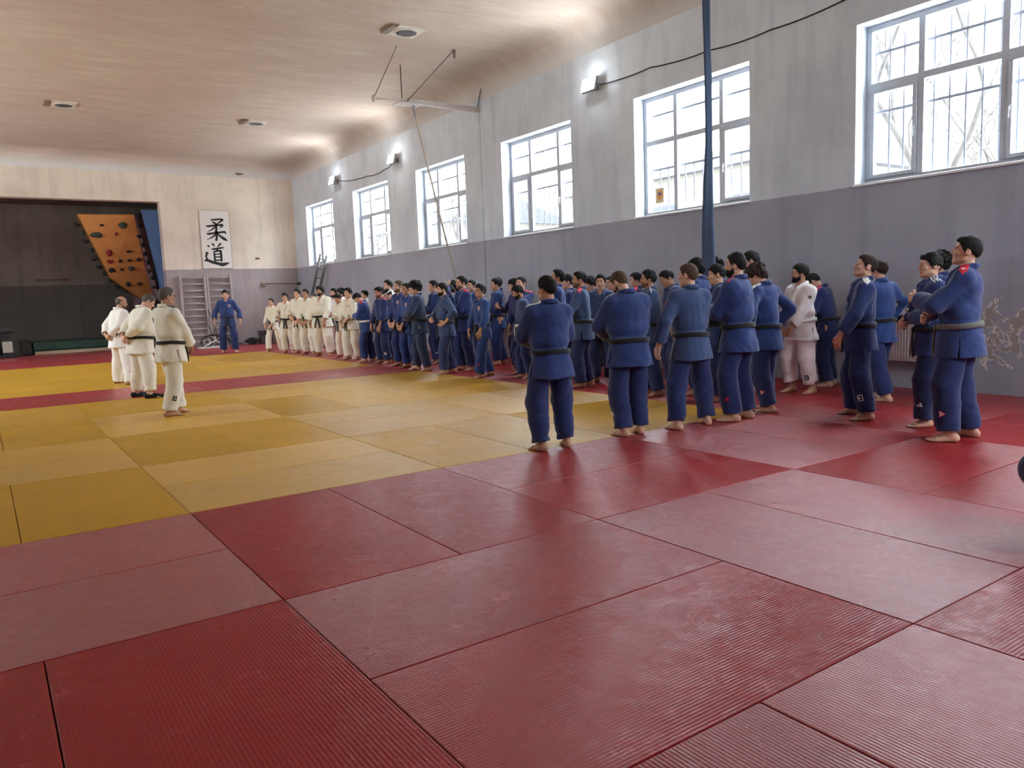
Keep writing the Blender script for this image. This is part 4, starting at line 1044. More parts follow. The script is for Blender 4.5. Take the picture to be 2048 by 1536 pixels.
# ---------------------------------------------------------------- alcove: climbing wall, crash mat, bench machine, tube lamp
ORG = mat_plain('orange plywood', S(236,168,98), .6, var=.07, scale=3); PURP = mat_plain('maroon plywood', S(128,104,116), .7, var=.1, scale=4); BLU = mat_plain('blue plywood', S(66,100,150), .6, var=.06, scale=3); EDG = mat_plain('plywood edge', S(140,108,60), .7)
YT, YM, YL_ = 24.5, 26.2, 27.2                                         # how far in the top edge, the knee and the foot of the overhang stand
TL, TR = on_y(155, 429, YT), on_y(268, 430, YT); KL, KR = on_y(221, 556, YM), on_y(292, 543, YM); BL_, BR_ = on_y(281, 597, YL_), on_y(306, 590, YL_)
cw = MB(); o = np.array([0, .06, .03])
cw.prism([TL, TR, KR, KL], (0,0,0), o); cw.prism([KL, KR, BR_, BL_], (0,0,0), o)
cwo = tag(cw.build('climbing_board', ORG), 'overhanging climbing wall with orange face and blue side in the alcove', 'climbing wall')
# dark flank to the right of the orange face, then the blue side board at the jamb
T2, B2 = on_y(283, 424, YT-.2), on_y(322, 600, YT+.1)
MB().prism([TR+A3(0,.0,0), on_y(284, 428, YT+.25), on_y(321, 606, YT+.6), BR_, KR], (0,0,0), (.03,.05,0)).build('dark_flank', PURP, cwo)
MB().prism([on_y(281, 419, YF+.75), on_y(319, 421, YF+.48), on_y(341, 640, YF+.48), on_y(329, 640, YF+.75), on_y(316, 560, YF+.75)], (0,0,0), (.03,.05,0)).build('blue_board', BLU, cwo)
MB().prism([TL, KL, KL+A3(-.02,.5,0), TL+A3(-.02,.5,0)], (0,0,0), (-.03,0,0)).prism([KL, BL_, BL_+A3(-.02,.4,0), KL+A3(-.02,.5,0)], (0,0,0), (-.03,0,-.02)).build('left_flank', EDG, cwo)
HB, HR, HG = mat_plain('dark climbing hold', S(44,42,44), .6), mat_plain('red climbing hold', S(150,28,36), .6), mat_plain('grey green climbing hold', S(66,74,66), .6)
def plane_hit(px, py, a, b, c):
    n = np.cross(b-a, c-a); d = ray(px, py); return CAM+d*(((a-CAM)@n)/(d@n)), nrm(n if n@ray(px, py) < 0 else -n)
# pixel positions of the holds, read off the enlarged view (7.68x from 140, 400)
holds = [(485,383,5,3,'b'), (800,378,13,9,'g'), (397,527,15,8,'g'), (708,517,5,4,'r'), (600,805,9,9,'r'), (908,788,7,3,'b'), (618,940,8,5,'r'), (775,932,6,4,'b'), (912,925,7,3,'b'), (1062,912,8,4,'b'), (648,1070,9,7,'b'), (798,1065,5,3,'b'), (948,1052,9,6,'g'), (888,1287,8,7,'b'), (1055,1280,8,4,'b')]
cm = dict(b=HB, g=HG, r=HR)
for i, (cx, cy, w, hgt, c) in enumerate(holds):
    px, py = 140+cx/7.68, 400+cy/7.68
    p, nn = plane_hit(px, py, *((TL, TR, KL) if py < 545 else (KL, KR, BL_)))
    k = np.linalg.norm(p-CAM)/FPX
    MB().blob(p+nn*.02, (w*k*.62, .07, hgt*k*.7), i, .35, 2).build('hold', cm[c], cwo)
for i, (cx, cy) in enumerate([(115,385), (175,510), (225,485), (250,640), (320,780), (360,760), (375,900), (410,885), (450,1030), (535,1130), (610,1255), (735,1335), (862,1395)]):
    px, py = 140+cx/7.68, 400+cy/7.68; ye = YT+(YM-YT)*min(1, max(0, (py-429)/127))+.12+(max(0, py-556)/41)*(YL_-YM)
    p = on_y(px, py, ye); k = np.linalg.norm(p-CAM)/FPX; MB().blob(p, (5*k, .08, 3.6*k), 30+i, .4, 2).build('hold', [HB, HG, HB][i % 3], cwo)
for i, (cx, cy) in enumerate([(1050,240), (1070,400), (1060,560), (1120,690), (1150,830), (1200,960), (1210,1090), (1260,1200), (1300,1340)]):
    p = on_y(140+cx/7.68, 400+cy/7.68, YT+.02+.0028*cy*.1); k = np.linalg.norm(p-CAM)/FPX; MB().blob(p, (4*k, .07, 3.6*k), 60+i, .4, 2).build('hold', HB, cwo)
# support post so that the overhang stands on the floor
MB().box((3.95, 27.3, 0), (4.3, 27.6, 4.4)).build('support_frame', PURP, cwo)

GRN = NT('green vinyl crash mat'); _v = GRN.coord('Object'); GRN.base(GRN.ramp(GRN.noise(_v, 2.5, 5), [(.35, S(24,52,44)), (.7, S(38,76,62))])); GRN.set(Roughness=.35); GRN.bump(GRN.noise(GRN.coord('Object', (1, 3, 1)), 5, 4, .6, 2.), .5, .06)
yb = 25.55; xa = on_y(45, 700, yb)[0]
c = MB(); c.box((xa+.32, yb, .10), (3.9, 27.2, .42), bevel=.07); co_ = tag(c.build('crash_mat', GRN.m), 'green vinyl crash mat under the climbing wall', 'crash mat')
MB().box((xa+.35, yb-.06, -.05), (4.1, yb+1.6, .095), bevel=.01).build('base_plinth', mat_plain('pale timber plinth', S(188,164,140), .7), co_)
c = MB(); c.box((xa-.02, yb+.02, .0), (xa+.29, 27.0, .46), bevel=.05); tag(c.build('foam_block', mat_plain('dark foam block', S(52,46,42), .8)), 'dark foam block at the left end of the crash mat', 'foam block')
# exercise bench at the left edge
bx_ = on_floor(6, 716); wt = empty('weight_machine', (bx_[0], bx_[1]+.15, 0), 0, 'black exercise machine with white panels at left edge of alcove', 'exercise machine')
MB().box((-.55, -.3, 0), (.42, .3, .09), bevel=.02).build('base', BK, wt)
MB().tube([(-.02, -.1, .06), (-.04, -.1, .95)], .05, 10).tube([(-.3, .1, .06), (-.3, .1, 1.0)], .04, 8).build('post', BK, wt)
MB().blob((.14, -.05, .84), (.30, .18, .09), 8, .2, 3).build('seat_pad', mat_cloth('black vinyl pad', S(30,26,24)), wt)
MB().box((-.03, -.16, .60), (.26, .12, .72), bevel=.02).build('under_box', BK, wt)
for a, b_ in ((-.45, -.10), (.02, .30)): MB().box((a, -.16, .16), (b_, -.13, .52), bevel=.006).build('panel', mat_plain('printed white panel', S(176,170,160), .6, var=.25, scale=30), wt)
p = on_y(65, 560, YA-.02); q = on_y(136, 558, YA-.02); lm = MB(); lm.box((p[0], YA-.09, p[2]-.05), (q[0], YA-.001, p[2]+.05), bevel=.01)
lo_ = tag(lm.build('tube_lamp', mat_plain('lamp tray', S(150,120,110), .6)), 'unlit tube lamp on the back wall of the alcove', 'lamp'); MB().tube([(p[0]+.06, YA-.12, p[2]), (q[0]-.06, YA-.12, p[2])], .028, 10).build('tube', mat_plain('unlit tube', S(110,96,90), .4), lo_)

# ---------------------------------------------------------------- along the window wall
RADM = mat_plain('cream radiator enamel', S(206,196,198), .45)
ra = MB(); ra.box((XW-.13, -.86, .36), (XW-.03, .55, .99), bevel=.012); rao = tag(ra.build('radiator', RADM), 'cream panel radiator low on the window wall behind the blue group', 'radiator')
for i in range(35): y = -.84+i*.04; MB().box((XW-.143, y+.006, .40), (XW-.125, y+.030, .96), bevel=.006).build('flute', RADM, rao)
MB().box((XW-.14, -.87, .985), (XW-.02, .56, 1.0), bevel=.004).build('top_grille', RADM, rao)
for y in (-.6, .3): MB().box((XW-.05, y-.03, .5), (XW-.002, y+.03, .9)).build('bracket', RADM, rao)
for y0_, lab in ((.92, 'vertical radiator pipe near the white clad bearded man'),):
    tag(MB().tube([(XW-.09, y0_, .0), (XW-.09, y0_, .46), (XW-.09, y0_-.1, .52), (XW-.09, .553, .52)], .018, 8).build('radiator_pipe', RADM), lab, 'pipe')
p = on_x(1600, 560, XW-.02); hk = MB(); hk.box((XW-.05, p[1]-.03, p[2]+.02), (XW, p[1]+.03, p[2]+.12), bevel=.01); hk.tube([(XW-.04, p[1], p[2]+.06), (XW-.05, p[1]+.03, p[2]-.15), (XW-.05, p[1]+.09, p[2]-.42)], .013, 6)
tag(hk.build('wall_hook', mat_plain('grey hook cord', S(140,138,138), .5)), 'grey wall hook with hanging cord beside the white clad bearded man', 'hook')

# ---------------------------------------------------------------- outside the windows
BARK = mat_plain('wet dark bark', S(72,68,66), .9, var=.2, scale=10)
def tree(x, y, hgt, seed, lab):
    r = random.Random(seed); mb = MB(); tw = MB()
    def grow(p, d, L, rad, lev):
        pts = [p]; dd = Vector(d)
        for i in range(4):
            dd = (dd+Vector((r.uniform(-.2,.2), r.uniform(-.2,.2), r.uniform(-.08,.16)))).normalized(); pts.append(pts[-1]+dd*L/4)
        (mb if lev < 2 else tw).tube(pts, [rad*(1-.13*i) for i in range(5)], 6 if lev < 2 else 4, cap=False)
        if lev < 5:
            for k in range(r.choice((2, 3, 3)) if lev else 4):
                nd = (dd+Vector((r.uniform(-1,1), r.uniform(-1,1), r.uniform(-.15,.7)))).normalized()
                grow(pts[r.choice((2, 3, 4))], nd, L*r.uniform(.55,.8), max(rad*.52, .011), lev+1)
    grow(Vector((0,0,0)), (0,0,1), hgt*.42, .17, 0)
    o = tag(mb.build('bare_tree', BARK), lab, 'tree', 'bare trees outside the windows'); o.location = (x, y, -.6)
    tw.build('twigs', BARK, o)
tree(15.6, 2.4, 10.5, 3, 'bare winter tree outside the nearest window'); tree(24.0, 4.6, 9.0, 11, 'thin bare tree behind the nearest window, beyond the first'); tree(15.0, 21.5, 6.5, 21, 'bare tree outside the fourth window'); tree(15.4, 31, 7., 5, 'bare tree outside the two far windows')
OUTW = mat_plain('outside render', S(118,114,104), .9); ROOF = mat_plain('slate outside roof', S(62,64,70), .9)
def shed(x0, y0, x1, y1, z, lab):
    m = MB(); m.box((x0, y0, -.8), (x1, y1, z)); o = tag(m.build('outbuilding', OUTW), lab, 'building', 'buildings outside the windows')
    MB().prism([(x0-.4, y0-.4, z), (x1+.4, y0-.4, z), ((x0+x1)/2, y0-.4, z+1.3)], (0,0,0), (0, y1-y0+.8, 0)).build('roof', ROOF, o)
    for k in range(3): y = y0+(y1-y0)*(k+.5)/3; MB().box((x0-.04, y-.6, z-2.2), (x0+.02, y+.6, z-.9)).build('window_recess', mat_plain('outside window', S(44,48,54), .3), o)
shed(19, 9, 26, 19, 5.2, 'pale rendered building seen outside the second and third windows'); shed(18, 27, 25, 38, 5.0, 'pale yellow building outside the far windows')
tag(MB().box((-40, -60, -1.2), (80, 70, -.9)).build('ground_outside', mat_plain('outside ground', S(196,194,188), .95)), kind='structure')
# ---------------------------------------------------------------- people: materials
SKIN = [mat_skin('skin light', S(214,168,142)), mat_skin('skin tan', S(190,142,114)), mat_skin('skin warm', S(202,154,128))]
LIPS = mat_plain('lips', S(176,112,98), .5)
HAIRM = {'black': mat_hair('black hair', S(19,17,16)), 'brown': mat_hair('brown hair', S(50,36,28)), 'grey': mat_hair('greying hair', S(92,84,78)), 'fair': mat_hair('cropped brown hair', S(84,66,50))}
STUB = mat_hair('beard stubble', S(112,84,70)); EYEW = mat_plain('eye white', S(186,176,166), .35); EYEB = mat_plain('dark iris', S(34,24,18), .2)
CLOTH = {
 'blue': (mat_cloth('blue judo cotton', S(38,68,128)), mat_cloth('blue trouser cotton', S(31,54,112))),
 'deep': (mat_cloth('deep blue judo cotton', S(35,57,113)), mat_cloth('deep blue trouser cotton', S(27,44,96))),
 'navy': (mat_cloth('navy judo cotton', S(32,49,99)), mat_cloth('navy trouser cotton', S(27,41,87))),
 'slate': (mat_cloth('faded slate blue judo cotton', S(54,76,118)), mat_cloth('faded blue trouser cotton', S(42,58,104))),
 'teal': (mat_cloth('petrol blue judo cotton', S(38,60,92)), mat_cloth('petrol blue trouser cotton', S(36,50,82))),
 'white': (mat_cloth('bleached judo cotton', S(238,234,224), S(246,244,238)), mat_cloth('bleached trouser cotton', S(236,231,222), S(244,242,236))),
 'cream': (mat_cloth('natural cream judo cotton', S(232,226,208), S(242,238,226)), mat_cloth('cream trouser cotton', S(230,224,208), S(240,236,224))),
 'lilac': (mat_cloth('white judo cotton with shade tint', S(232,224,226), S(240,236,236)), mat_cloth('trouser cotton tinged pink', S(226,208,208), S(236,222,222))),  # white jacket cotton with the lilac cast of shade put into its colour
}
BELTM = {'black': mat_cloth('black belt', S(22,22,25), S(34,34,38)), 'white': mat_cloth('white belt', S(226,224,214), S(236,234,228)), 'grey': mat_cloth('worn grey belt', S(104,104,100), S(122,122,116))}
PATCH = {'red': mat_plain('red patch', S(206,36,62), .7), 'white': mat_plain('white patch', S(236,236,236), .7), 'black': mat_plain('black patch', S(24,24,28), .7),
         'gold': mat_plain('gold patch', S(196,160,84), .7), 'pink': mat_plain('pink red patch', S(226,66,98), .7), 'dark': mat_plain('dark emblem', S(38,44,66), .7), 'grey': mat_plain('grey patch', S(150,150,146), .7)}
SHOEM = mat_plain('black shoe cloth', S(16,16,18), .8); SOLEM = mat_plain('white shoe rubber', S(220,218,212), .6)
BANDM = mat_cloth('white bandage', S(232,228,218)); GLASSM = mat_plain('spectacle frame', S(20,20,22), .3)
METALM = mat_plain('steel watch', S(168,168,170), .3, .9)

UV = lambda x0, y0, x1, y1: [(x0, y0), (x1, y0), (x1, y1), (x0, y1)]
def logo(kind):
    """Small marks sewn on the cloth, as (material, outline) pieces in metres."""
    if kind == 'bars': return [('white', [(-.030+.019*i+.004, -.02), (-.030+.019*i+.016, -.02), (-.030+.019*i+.016-.010, -.02+.016+.012*i), (-.030+.019*i-.006, -.02+.016+.012*i)]) for i in range(3)]
    if kind == 'redbars': return [('red', [(-.030+.019*i+.004, -.02), (-.030+.019*i+.016, -.02), (-.030+.019*i+.016-.010, -.02+.016+.012*i), (-.030+.019*i-.006, -.02+.016+.012*i)]) for i in range(3)]
    if kind == 'shield': return [('red', [(-.028,.032), (.028,.0), (-.028,-.032)]), ('white', [(-.022,.022), (.016,.0), (-.022,-.022)]), ('red', [(-.016,.007), (.004,.007), (.004,-.004), (-.016,-.004)])]
    if kind == 'box': return [('white', UV(-.026,-.034,.026,.034)), ('dark', UV(-.019,-.027,.019,.027)), ('white', [(-.014,.018), (.012,.0), (-.014,-.018)])]
    if kind == 'zed': return [('white', UV(-.018,.018,.018,.028)), ('white', [(.006,.019), (.018,.019), (-.006,-.019), (-.018,-.019)]), ('white', UV(-.018,-.028,.018,-.018))]
    if kind == 'crest': return [('white', [(-.026,.036), (.026,.036), (.028,-.01), (0,-.042), (-.028,-.01)]), ('red', [(-.017,.026), (.017,.026), (.018,-.006), (0,-.028), (-.018,-.006)]), ('gold', UV(-.006,-.006,.006,.014))]
    if kind == 'blackbox': return [('black', UV(-.026,-.034,.026,.034)), ('white', UV(-.010,.006,.010,.018)), ('white', UV(-.010,-.018,.010,-.006))]
    if kind == 'dot': return [('dark', UV(-.02,-.02,.02,.02)), ('gold', UV(-.008,-.008,.008,.008))]
    if kind == 'white': return [('white', [(-.022,.03), (.022,.02), (.01,-.03), (-.022,-.02)])]
    return []

def facing(gx, phi):
    """World yaw of a figure at ground point gx whose front turns phi degrees from the camera towards image-left."""
    d = CAM[:2]-gx[:2]; d = d/np.linalg.norm(d); l = np.array([-d[1], d[0]])
    if l@CR[:2] > 0: l = -l
    a = math.radians(phi); f = math.cos(a)*d+math.sin(a)*l
    return math.atan2(f[1], f[0])+math.pi/2

def place(spec):
    """Ground point, height and facing of a person from where the head and feet stand in the photograph."""
    hx, hy = spec['head']
    if 'at' in spec: return np.array([*spec['at'], 0.]), spec['H'], []
    if spec.get('feet'):
        fp = [on_floor(*q) for q in spec['feet']]; G = np.mean(fp, 0)
        d = ray(hx, hy); t = np.linalg.norm((G-CAM)[:2])/np.linalg.norm(d[:2]); H = (CAM+d*t)[2]
        if len(fp) == 1:                        # sideways offset of the head seen in the picture is a lean, not a move
            Q = CAM+d*t; G = G*.5+np.array([Q[0], Q[1], 0])*.5
    else:
        H = spec.get('H', 1.70); P = on_floor(hx, hy, H) if abs(ray(hx, hy)[2]) > 1e-4 else None
        if 'dist' in spec or P is None:
            d = ray(hx, hy); t = spec['dist']/np.linalg.norm(d[:2]); P = CAM+d*t; H = P[2]
        G = np.array([P[0], P[1], 0]); fp = []
    return G, H/spec.get('stoop', 1.), fp

def person_shapes(spec):
    G, H, fp = place(spec); yaw = facing(G, spec['phi']); sc = H/1.75
    g = spec.get('g', 1.); rz = lambda a: math.radians(a)
    feet = None
    if len(fp) == 2:
        c, s_ = math.cos(-yaw), math.sin(-yaw); L = []
        for q in fp:
            v = (q-G)/sc; L.append((v[0]*c-v[1]*s_, v[0]*s_+v[1]*c))
        L.sort(key=lambda v: -v[0])
        if L[0][0]-L[1][0] < .15: m = (L[0][0]+L[1][0])/2; L = [(m+.075, L[0][1]), (m-.075, L[1][1])]
        L = [(max(-.30, min(.30, x)), max(-.28, min(.28, y))) for x, y in L]
        tw = spec.get('toes', (14, -14)); feet = [(L[0], rz(tw[0])), (L[1], rz(tw[1]))]
    elif 'stance' in spec:
        w = spec['stance']; feet = [((w, .03), .25), ((-w, -.03), -.25)]
    ha = spec.get('look', (0, 0, 0))
    F = Figure(g, rz(spec.get('lean', 2)), rz(spec.get('twist', 0)), (rz(ha[0]), rz(ha[1]), rz(ha[2])), spec.get('arms', ('side', 'side')), feet, spec['seed'],
               hand_r=spec.get('hr', 1.), belly=spec.get('belly', 0.), nose=spec.get('nose', 1.), seat=spec.get('seat'))
    dist = np.linalg.norm(G-CAM); px = dist/FPX
    hb = min(max(px*.95, .0055), .011)/sc; hc = min(max(px*1.5, .0085), .015)/sc
    F.hr = 1.0 if hb < .0075 else 1.18
    out = {'G': G, 'H': H, 'yaw': yaw, 'sc': sc, 'F': F, 'near': dist < 13}
    sh = {'body': F.body(), 'jacket': F.jacket(spec.get('fold', .009), spec.get('open', 1.)), 'trousers': F.trousers(spec.get('fold', .009)*1.1, spec.get('hem', .095))}
    out['sh'] = sh
    out['body'] = sh['body'].mesh(hb); out['jacket'] = sh['jacket'].mesh(hc); out['trousers'] = sh['trousers'].mesh(hc)
    st = spec.get('hair', 'short')
    out['hair'] = F.hair(st, spec['seed']).mesh(hb) if st else None
    b = spec.get('beard'); out['beard'] = F.beard(b == 'full').mesh(hb) if b else None
    return out

def build_person(spec, o):
    F, sc = o['F'], o['sc']
    root = empty('person', o['G'], o['yaw'], spec['label'], 'person', spec.get('group'))
    root.scale = (sc, sc, sc); root.location.z = -F.floor*sc
    skin = SKIN[spec.get('skin', 0)]
    V, Fa = o['body']
    Hi = F.Hm.T; hl = (V-F.hp)@F.Hm+A3(0,.012,1.485); fc = hl[Fa].mean(1)
    lip = ((fc[:, 0]/.023)**2+((fc[:, 2]-1.5655)/.0105)**2 < 1).astype(int)*(fc[:, 1] < -.07)
    link('body', tick_mesh('body', V, Fa, [skin, LIPS], lip), root)
    dj, dt = CLOTH[spec.get('gi', 'blue')]
    if 'pants' in spec: dt = CLOTH[spec['pants']][1]
    jk = link('jacket', tick_mesh('jacket', *o['jacket'], dj), root)
    tr = link('trousers', tick_mesh('trousers', *o['trousers'], dt), root)
    hm = HAIRM[spec.get('haircol', 'black')]
    if o['hair'] is not None and len(o['hair'][1]): link('hair', tick_mesh('hair', *o['hair'], hm), root)
    if o['beard'] is not None and len(o['beard'][1]): link('beard', tick_mesh('beard', *o['beard'], hm if spec['beard'] == 'full' else STUB), root)
    bv, bf = F.belt(o['sh']['jacket'].torso, spec.get('tails', True)); bc = spec.get('belt', 'black')
    bo = link('belt', tick_mesh('belt', bv, bf, BELTM[bc]), root)
    if bc != 'black': bo['label'] = bc+' belt'
    # eyes and eyebrows
    mb = MB()
    for sx in (1, -1):
        c = F.hh((sx*.0315, -.0722, 1.6358)); ax = F.Hm@A3(sx*.05, -1, -.02)
        M = Matrix.Translation(Vector(c))@Vector(ax).to_track_quat('Z', 'Y').to_matrix().to_4x4()
        e = MB(); e.lathe([(.0001, -.012), (.009, -.008), (.012, 0), (.0112, .0044), (.0102, .0064), (.0086, .0084)], 16, 0, M); e.lathe([(.0086, .0084), (.004, .0114), (.0001, .012)], 16, 1, M)
        e.build('eye', [EYEW, EYEB], root)
        P = [F.hh((sx*x, -.094+x*x*9, z)) for x, z in ((.012, 1.660), (.026, 1.6625), (.041, 1.6585), (.05, 1.652))]
        MB().tube(P, [.0028, .0042, .0036, .0015], 6).build('eyebrow', hm, root)
    shp = o['sh']; T = F.T
    def sew(par, shape, name, pieces, org, u, v, label=None, res=.012):
        for i, (mk, poly) in enumerate(pieces):
            vv, ff = drape_patch(shape, poly, org, u, v, np.cross(nrm(u), nrm(v)), .003+.0015*i, res)
            p = link(name, tick_mesh(name, vv, ff, PATCH[mk], smooth=False), par)
            if label: p['label'] = label
    ax = lambda *v: T@A3(*v)
    for e in spec.get('marks', []):
        k = e[0]
        if k == 'chest': sew(jk, shp['jacket'], 'chest_emblem', logo(e[1]), F.tt((.085*F.g,-.10,1.31)), ax(1,0,0), ax(0,-.1,1))
        elif k in ('stripes', 'yoke'):                                  # bands or a coloured yoke along the shoulder top
            for sx in e[2] if len(e) > 2 else (1, -1):
                col = e[1]; S_ = F.arms[0 if sx > 0 else 1][1]
                out_, up = ax(sx,0,-.25), ax(sx*.25,0,1); fr = np.cross(nrm(up), nrm(out_))
                org = F.tt((sx*.125,.015,1.44))
                if k == 'stripes': P = [(col, UV(-.055, -.034+.026*i, .085, -.022+.026*i)) for i in range(3)]
                else: P = [(col, [(-.05,-.032), (.075,-.032), (.115,.0), (.075,.032), (-.05,.032)])]+([('white', [(.055,-.014), (.082,0), (.055,.014)])] if len(e) > 3 else [])
                if sx < 0: P = [(m_, [(x, -y) for x, y in q]) for m_, q in P]
                sew(jk, shp['jacket'], 'shoulder_stripe' if k == 'stripes' else 'shoulder_patch', P, org, out_, np.cross(nrm(up), nrm(out_)), col+(' stripe' if k == 'stripes' else ' shoulder patch'))
        elif k == 'line':                                               # thin piping along the shoulder
            for sx in e[2] if len(e) > 2 else (1, -1):
                up = ax(sx*.25,0,1); out_ = ax(sx,0,-.25)
                sew(jk, shp['jacket'], 'shoulder_stripe', [(e[1], UV(-.07,-.007,.11,.007))], F.tt((sx*.125,.012,1.44)), out_, np.cross(nrm(up), nrm(out_)), e[1]+' piping')
        elif k == 'sleeve':
            sx = e[2]; a = F.arms[0 if sx > 0 else 1]; dn = nrm(a[2]-a[1]); nn = nrm(ax(sx,-.25 if len(e) < 4 else e[3],0)-dn*(ax(sx,-.25 if len(e) < 4 else e[3],0)@dn))
            sew(jk, shp['jacket'], 'sleeve_emblem', logo(e[1]), a[1]+dn*.10, np.cross(-dn, nn), -dn)
        elif k == 'shin':                                               # mark near the trouser hem
            sx = e[2]; lg = F.legs[0 if sx > 0 else 1]; up = nrm(lg[2]-lg[3]); ph = spec['phi']; an = math.radians(e[3] if abs(ph) > 130 else ph-25*np.sign(ph) if abs(ph) > 25 else 0); nn = A3(math.sin(an), -math.cos(an), 0); nn = nrm(nn-up*(nn@up))
            sew(tr, shp['trousers'], 'trouser_emblem', logo(e[1]), lg[3]+up*(.17 if len(e) < 5 else e[4]), np.cross(up, nn), up)
        elif k == 'seam':                                               # a light seam across the back yoke
            sew(jk, shp['jacket'], 'back_seam', [('dark', UV(-.17*F.g,-.003,.17*F.g,.003))], F.tt((0,.10,1.36)), ax(-1,0,0), ax(0,0,1))
        elif k == 'knee':
            for lg in F.legs: nn = nrm(A3(lg[0]*.5,-1,.4)); up = nrm(A3(0,.35,1)-nn*(A3(0,.35,1)@nn)); sew(tr, shp['trousers'], 'trouser_stripe', [('gold', UV(-.02,-.004,.02,.003)), ('gold', UV(-.02,-.016,.02,-.010))], lg[2]*.6+lg[3]*.4, np.cross(up, nn), up)
        elif k == 'headband':
            P = [F.hh((.0815*math.cos(t), .014+.103*math.sin(t), 1.685)) for t in np.linspace(0, 2*math.pi, 33)]
            MB().tube(P, .012, 6, flat=1.3, cap=False).build('headband', BANDM, root)
        elif k == 'wrist':
            a = F.arms[0 if e[1] > 0 else 1]; MB().tube([a[3]-nrm(a[3]-a[2])*t for t in (.045, .02, -.01)], [.034, .035, .032], 12).build('wrist_bandage', BANDM, root)
        elif k == 'watch':
            a = F.arms[0 if e[1] > 0 else 1]; MB().tube([a[3]-nrm(a[3]-a[2])*t for t in (.028, .006)], .034, 14).build('wristwatch', METALM, root)
        elif k == 'ankle':
            l = F.legs[0 if e[1] > 0 else 1]; MB().tube([l[3]+A3(0,0,z) for z in (-.035, .0, .05)], [.05, .043, .043], 12).build('ankle_bandage', BANDM if len(e) < 3 else SHOEM, root)
        elif k == 'glasses':
            g = MB()
            for sx in (1, -1):
                g.tube([F.hh((sx*.034+.024*math.cos(t), -.101, 1.636+.018*math.sin(t))) for t in np.linspace(0, 2*math.pi, 17)], .0024, 6)
                g.tube([F.hh((sx*.058, -.099, 1.642)), F.hh((sx*.079, -.02, 1.642)), F.hh((sx*.080, .02, 1.635))], .0026, 6)
            g.tube([F.hh((-.010, -.103, 1.64)), F.hh((.010, -.103, 1.64))], .0024, 6); g.build('spectacles', GLASSM, root)
        elif k == 'shoes':
            for l in F.legs:
                q = Shape(); side, hip, kn, an, d = l; sd = np.cross(A3(0,0,1), d)*side; b0 = A3(an[0], an[1], 0)
                q.cone(b0+A3(0,0,.045)-d*.04, b0+d*.10+A3(0,0,.03), .052, .045, 0); q.cone(b0+d*.08+A3(0,0,.028), b0+d*.20+A3(0,0,.022), .043, .032, .02)
                q.half((0,0,-1), (0,0,0)); q.half((0,0,1), (0,0,.082))
                q.cone(an+A3(0,0,-.01), an+A3(0,0,.06), .042, .042, .005, 's')
                link('shoe', tick_mesh('shoe', *q.mesh(.009), SHOEM), root)
    return root
